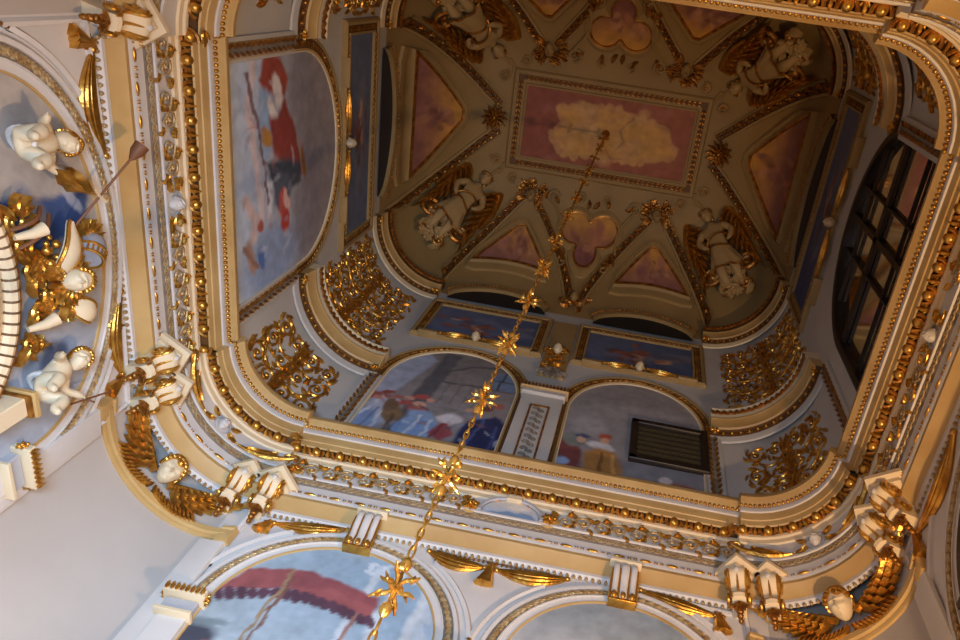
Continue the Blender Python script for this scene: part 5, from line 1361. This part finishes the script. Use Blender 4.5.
r = random.Random(12); mb = MB()
for (v, z, rr) in ((-.03, .668, .014), (.0, .672, .013), (.045, .672, .012), (-.055, .660, .013), (.07, .655, .012), (-.005, .690, .010), (.03, .688, .010)):
    mb.scroll(f, X(v), Z(z), rr, 1.5, r.uniform(0, 6), r.choice((-1, 1)), .0028, 4)
    for k in range(6): mb.leaf(lambda x, y, h: V((x, .014+h, y)), X(v)+r.uniform(-.01, .01), Z(z)+r.uniform(-.01, .01), r.uniform(0, 6.3), r.uniform(.014, .024), .0045, .9, r.uniform(-1, 1))
mb.build('foliage', 'gold', t, True)
mb = MB()
for k in range(12): mb.ell((X(.0)+r.uniform(-.035, .035), .026, Z(.690)+r.uniform(-.014, .010)), r.uniform(.003, .005), None, 8, 6)
mb.build('fruit', 'gold', t, True)
for v0, z0, v1, z1 in ((-.05, .648, -.062, .690), (-.03, .655, -.052, .700)):
    mb = MB(); mb.tube([(X(v0+(v1-v0)*i/6), .020+.010*math.sin(PI*i/6), Z(z0+(z1-z0)*i/6)) for i in range(7)], [.0020]*7, 8); mb.build('baton', 'cloth', t, True)
for v, z in ((-.042, .664), (.052, .662)):
    mb = MB(); mb.tube([(X(v), .02, Z(z-.012)), (X(v), .026, Z(z+.004)), (X(v)+.003, .030, Z(z+.016))], [.003, .005, .007], 10); mb.build('horn', 'cream', t, True)
t = thing('pedestal', 'moulded cream pedestal block below the putto with the staff', 'pedestal', at=(-A1, .118, .575), rot=-PI/2)
MB().bbox((0, .017, .022), (.020, .036, .044), .1).build('block', 'cream', t, True)
MB().bbox((0, .020, .047), (.028, .042, .006), .25).build('cornice', 'tan', t, True)
MB().bbox((0, .019, .041), (.024, .040, .005), .25).build('bed_moulding', 'gold_old', t, True)
# lance leaning out from the cartouche
t = thing('lance', 'thin brown lance rising across the ochre band beside the helmet', 'lance', at=wp('left', -.031, .736, .02))
a, b = V((-A1+.018, -.024, .726)), V((-A1+.052, -.094, .790))
mb = MB(); mb.tube([a, b], .0014, 8); mb.build('shaft', 'cloth', t)
mb = MB(); mb.tube([b, b+(b-a).normalized()*.010, b+(b-a).normalized()*.020], [.002, .007, .0080], 12); mb.build('tip', 'cloth', t)
mb = MB(); m_ = a.lerp(b, .5); mb.tube([m_+V((0, -.010, -.006)), m_, m_+V((0, .008, .010))], .0018, 6); mb.build('crossbar', 'cream', t)

# ------------------------------------------------------------------ chandelier chain
t = thing('chandelier_chain', 'long gilded chain with balls and leaf knots hanging from the central painting', 'chain', at=(0, 0, .27))
ZB = [.23+.12*k for k in range(8)]
TOP = 1.996
pitch = .0092
near = []; z = .262; k = 0
def clear(z): return all(abs(z-b) > .026 for b in ZB)
link = MB(); link.tube([(.0017*math.cos(a), 0, .0060*math.sin(a)+math.copysign(.0004, math.sin(a))) for a in [2*PI*i/12 for i in range(12)]], .0008, 6, up=(0, 1, 0), closed=True)
l0 = None; rest = MB(); cnt = 0
while z < TOP-.008:
    if clear(z):
        cnt += 1
        rz = PI/2*(cnt % 2)+.35
        if cnt <= 70:
            if l0 is None: l0 = link.build('link', 'gold', t, True); o = l0
            else: o = l0.copy(); C.objects.link(o)
            o.location = V((0, 0, z*S+Z0))-t.location; o.rotation_euler = (0, 0, rz)
        else: rest.add(link.v, link.f, Matrix.Translation((0, 0, z)) @ Matrix.Rotation(rz, 4, 'Z'))
    z += pitch
o = rest.build('upper_links', 'gold', t); o['kind'] = 'stuff'
ball = MB().lathe([(.0006, -.0060), (.0016, -.0050), (.0030, -.0030), (.0038, 0), (.0030, .0030), (.0016, .0048), (.0009, .0066)], 16)
boss = MB()
for k in range(4):
    Q = Matrix.Rotation(PI/2*k+.5, 4, 'Z')
    for sg, R_, H_ in ((-1, .0125, .0085), (1, .0110, .0075)):
        pts = [(.0012+R_*q, 0, sg*(.001+H_*q**.7+.0012*math.sin(PI*q*2))) for q in [i/7 for i in range(8)]]
        s2 = MB().tube(pts, [.0011, .0013, .0016, .0014, .0018, .0014, .0010, .0006], 6)
        s2.leaf(lambda x, y, h: V((.006+x, h*1.5, sg*(.0062+y))), 0, 0, .5, .0052, .0010, 1.2, .9)
        boss.add(s2.v, s2.f, Q)
boss.lathe([(.0008, -.014), (.0016, -.008), (.0014, -.002), (.0024, .0), (.0014, .002), (.0016, .008), (.0008, .014)], 10)
b0 = k0_ = None
for zb in ZB+[1.93]:
    for dz in (-.0195, .0195):
        if b0 is None: b0 = ball.build('ball', 'gold', t, True); o = b0
        else: o = b0.copy(); C.objects.link(o)
        o.location = V((0, 0, (zb+dz)*S+Z0))-t.location
    if k0_ is None: k0_ = boss.build('leaf_knot', 'gold', t, True); o = k0_
    else: o = k0_.copy(); C.objects.link(o); o.rotation_euler = (0, 0, zb*7)
    o.location = V((0, 0, zb*S+Z0))-t.location
for k in range(6):
    o = k0_.copy(); C.objects.link(o); o.rotation_euler = (0, 0, .7*k); o.location = V((0, 0, (1.21+.12*k)*S+Z0))-t.location; o.scale = (.85, .85, .85)
mb = MB(); mb.lathe([(.001, TOP-.012), (.004, TOP-.008), (.009, TOP-.003), (.010, TOP)], 16); mb.build('ceiling_rose', 'gold_old', t)

SUBS = {'hair': ('head', 'mask'), 'mask_hair': ('mask',), 'gilded_volute': ('body',), 'gilded_rib': ('body', 'flute'), 'bead': ('body',), 'drop': ('flute',), 'glazing_bar': ('window_frame', 'frame'), 'pane': ('window_frame', 'frame'),
        'leaf_carving': ('carved_ground',), 'leaf_band': ('carved_ground',), 'egg_row': ('egg_ground',), 'dart_row': ('egg_ground',), 'rim_ribs': ('rim',), 'helmet_trim': ('helmet',), 'sash': ('skirt',), 'slat': ('frame',), 'bead_frame': ('shaft',), 'carved_panel': ('shaft',), 'feather_collar': ('head',), 'loincloth': ('body',)}
base_name = lambda o: o.name.rsplit('.', 1)[0] if o.name[-3:].isdigit() else o.name
for o in list(bpy.data.objects):
    hosts = SUBS.get(base_name(o))
    if hosts and o.parent and o.parent.type == 'EMPTY':
        for c in o.parent.children:
            if c is not o and base_name(c) in hosts:
                o.parent = c; o.matrix_parent_inverse.identity(); o.scale = (1, 1, 1); break
for o in bpy.data.objects:
    if '_abs' in o: del o['_abs']

# ------------------------------------------------------------------ camera
cam = bpy.data.cameras.new('camera'); co = bpy.data.objects.new('camera', cam); C.objects.link(co)
Bm = Matrix(((.9808302677972507, .18146388644101755, -.0710129825489329), (-.13178635170138034, .886163413187048, .44423728190452577), (.14354213067254384, -.42636283028238114, .8930903614279934)))
R_ = Matrix((Bm.col[0], -Bm.col[1], -Bm.col[2])).transposed()
co.matrix_world = Matrix.Translation((.09472952*S, -.32810142*S, Z0)) @ R_.to_4x4()
cam.sensor_width = 36; cam.lens = 799.776/960*36; cam.shift_x = -(543.724-480)/960; cam.shift_y = (372.728-320)/960
cam.clip_start = .02
bpy.context.scene.camera = co

# ------------------------------------------------------------------ light
def area(name, loc, tgt, sx, sy, power, col, spread=180):
    l = bpy.data.lights.new(name, 'AREA'); l.shape = 'RECTANGLE'; l.size = sx*S; l.size_y = sy*S; l.energy = power; l.color = col; l.spread = math.radians(spread)
    o = bpy.data.objects.new(name, l); C.objects.link(o); o.location = (loc[0]*S, loc[1]*S, loc[2]*S+Z0)
    d = V(((tgt[0]-loc[0]), (tgt[1]-loc[1]), (tgt[2]-loc[2]))); o.rotation_euler = d.to_track_quat('-Z', 'Y').to_euler(); return o
def point(name, loc, power, col, rad=.3):
    l = bpy.data.lights.new(name, 'POINT'); l.energy = power; l.color = col; l.shadow_soft_size = rad
    o = bpy.data.objects.new(name, l); C.objects.link(o); o.location = (loc[0]*S, loc[1]*S, loc[2]*S+Z0); return o
def spot(name, loc, tgt, power, col, ang, blend=.5, rad=.12):
    l = bpy.data.lights.new(name, 'SPOT'); l.energy = power; l.color = col; l.spot_size = math.radians(ang); l.spot_blend = blend; l.shadow_soft_size = rad
    o = bpy.data.objects.new(name, l); C.objects.link(o); o.location = (loc[0]*S, loc[1]*S, loc[2]*S+Z0)
    d = V(((tgt[0]-loc[0]), (tgt[1]-loc[1]), (tgt[2]-loc[2]))); o.rotation_euler = d.to_track_quat('-Z', 'Y').to_euler(); return o
area('daylight_near_window', (-.06, -.358, .12), (-.33, .37, .86), .26, .30, 1300, (.50, .72, 1.0), 95)
point('uplighter', (.463, .0, .08), 3900, (1.0, .65, .34), .10)
w = bpy.data.worlds.new('dusk'); bpy.context.scene.world = w; w.use_nodes = True
w.node_tree.nodes['Background'].inputs['Color'].default_value = (.10, .16, .30, 1); w.node_tree.nodes['Background'].inputs['Strength'].default_value = .25
sc = bpy.context.scene
sc.view_settings.view_transform = 'Standard'; sc.view_settings.look = 'None'; sc.view_settings.exposure = -1.68; sc.view_settings.gamma = 1
sc.view_settings.use_curve_mapping = False
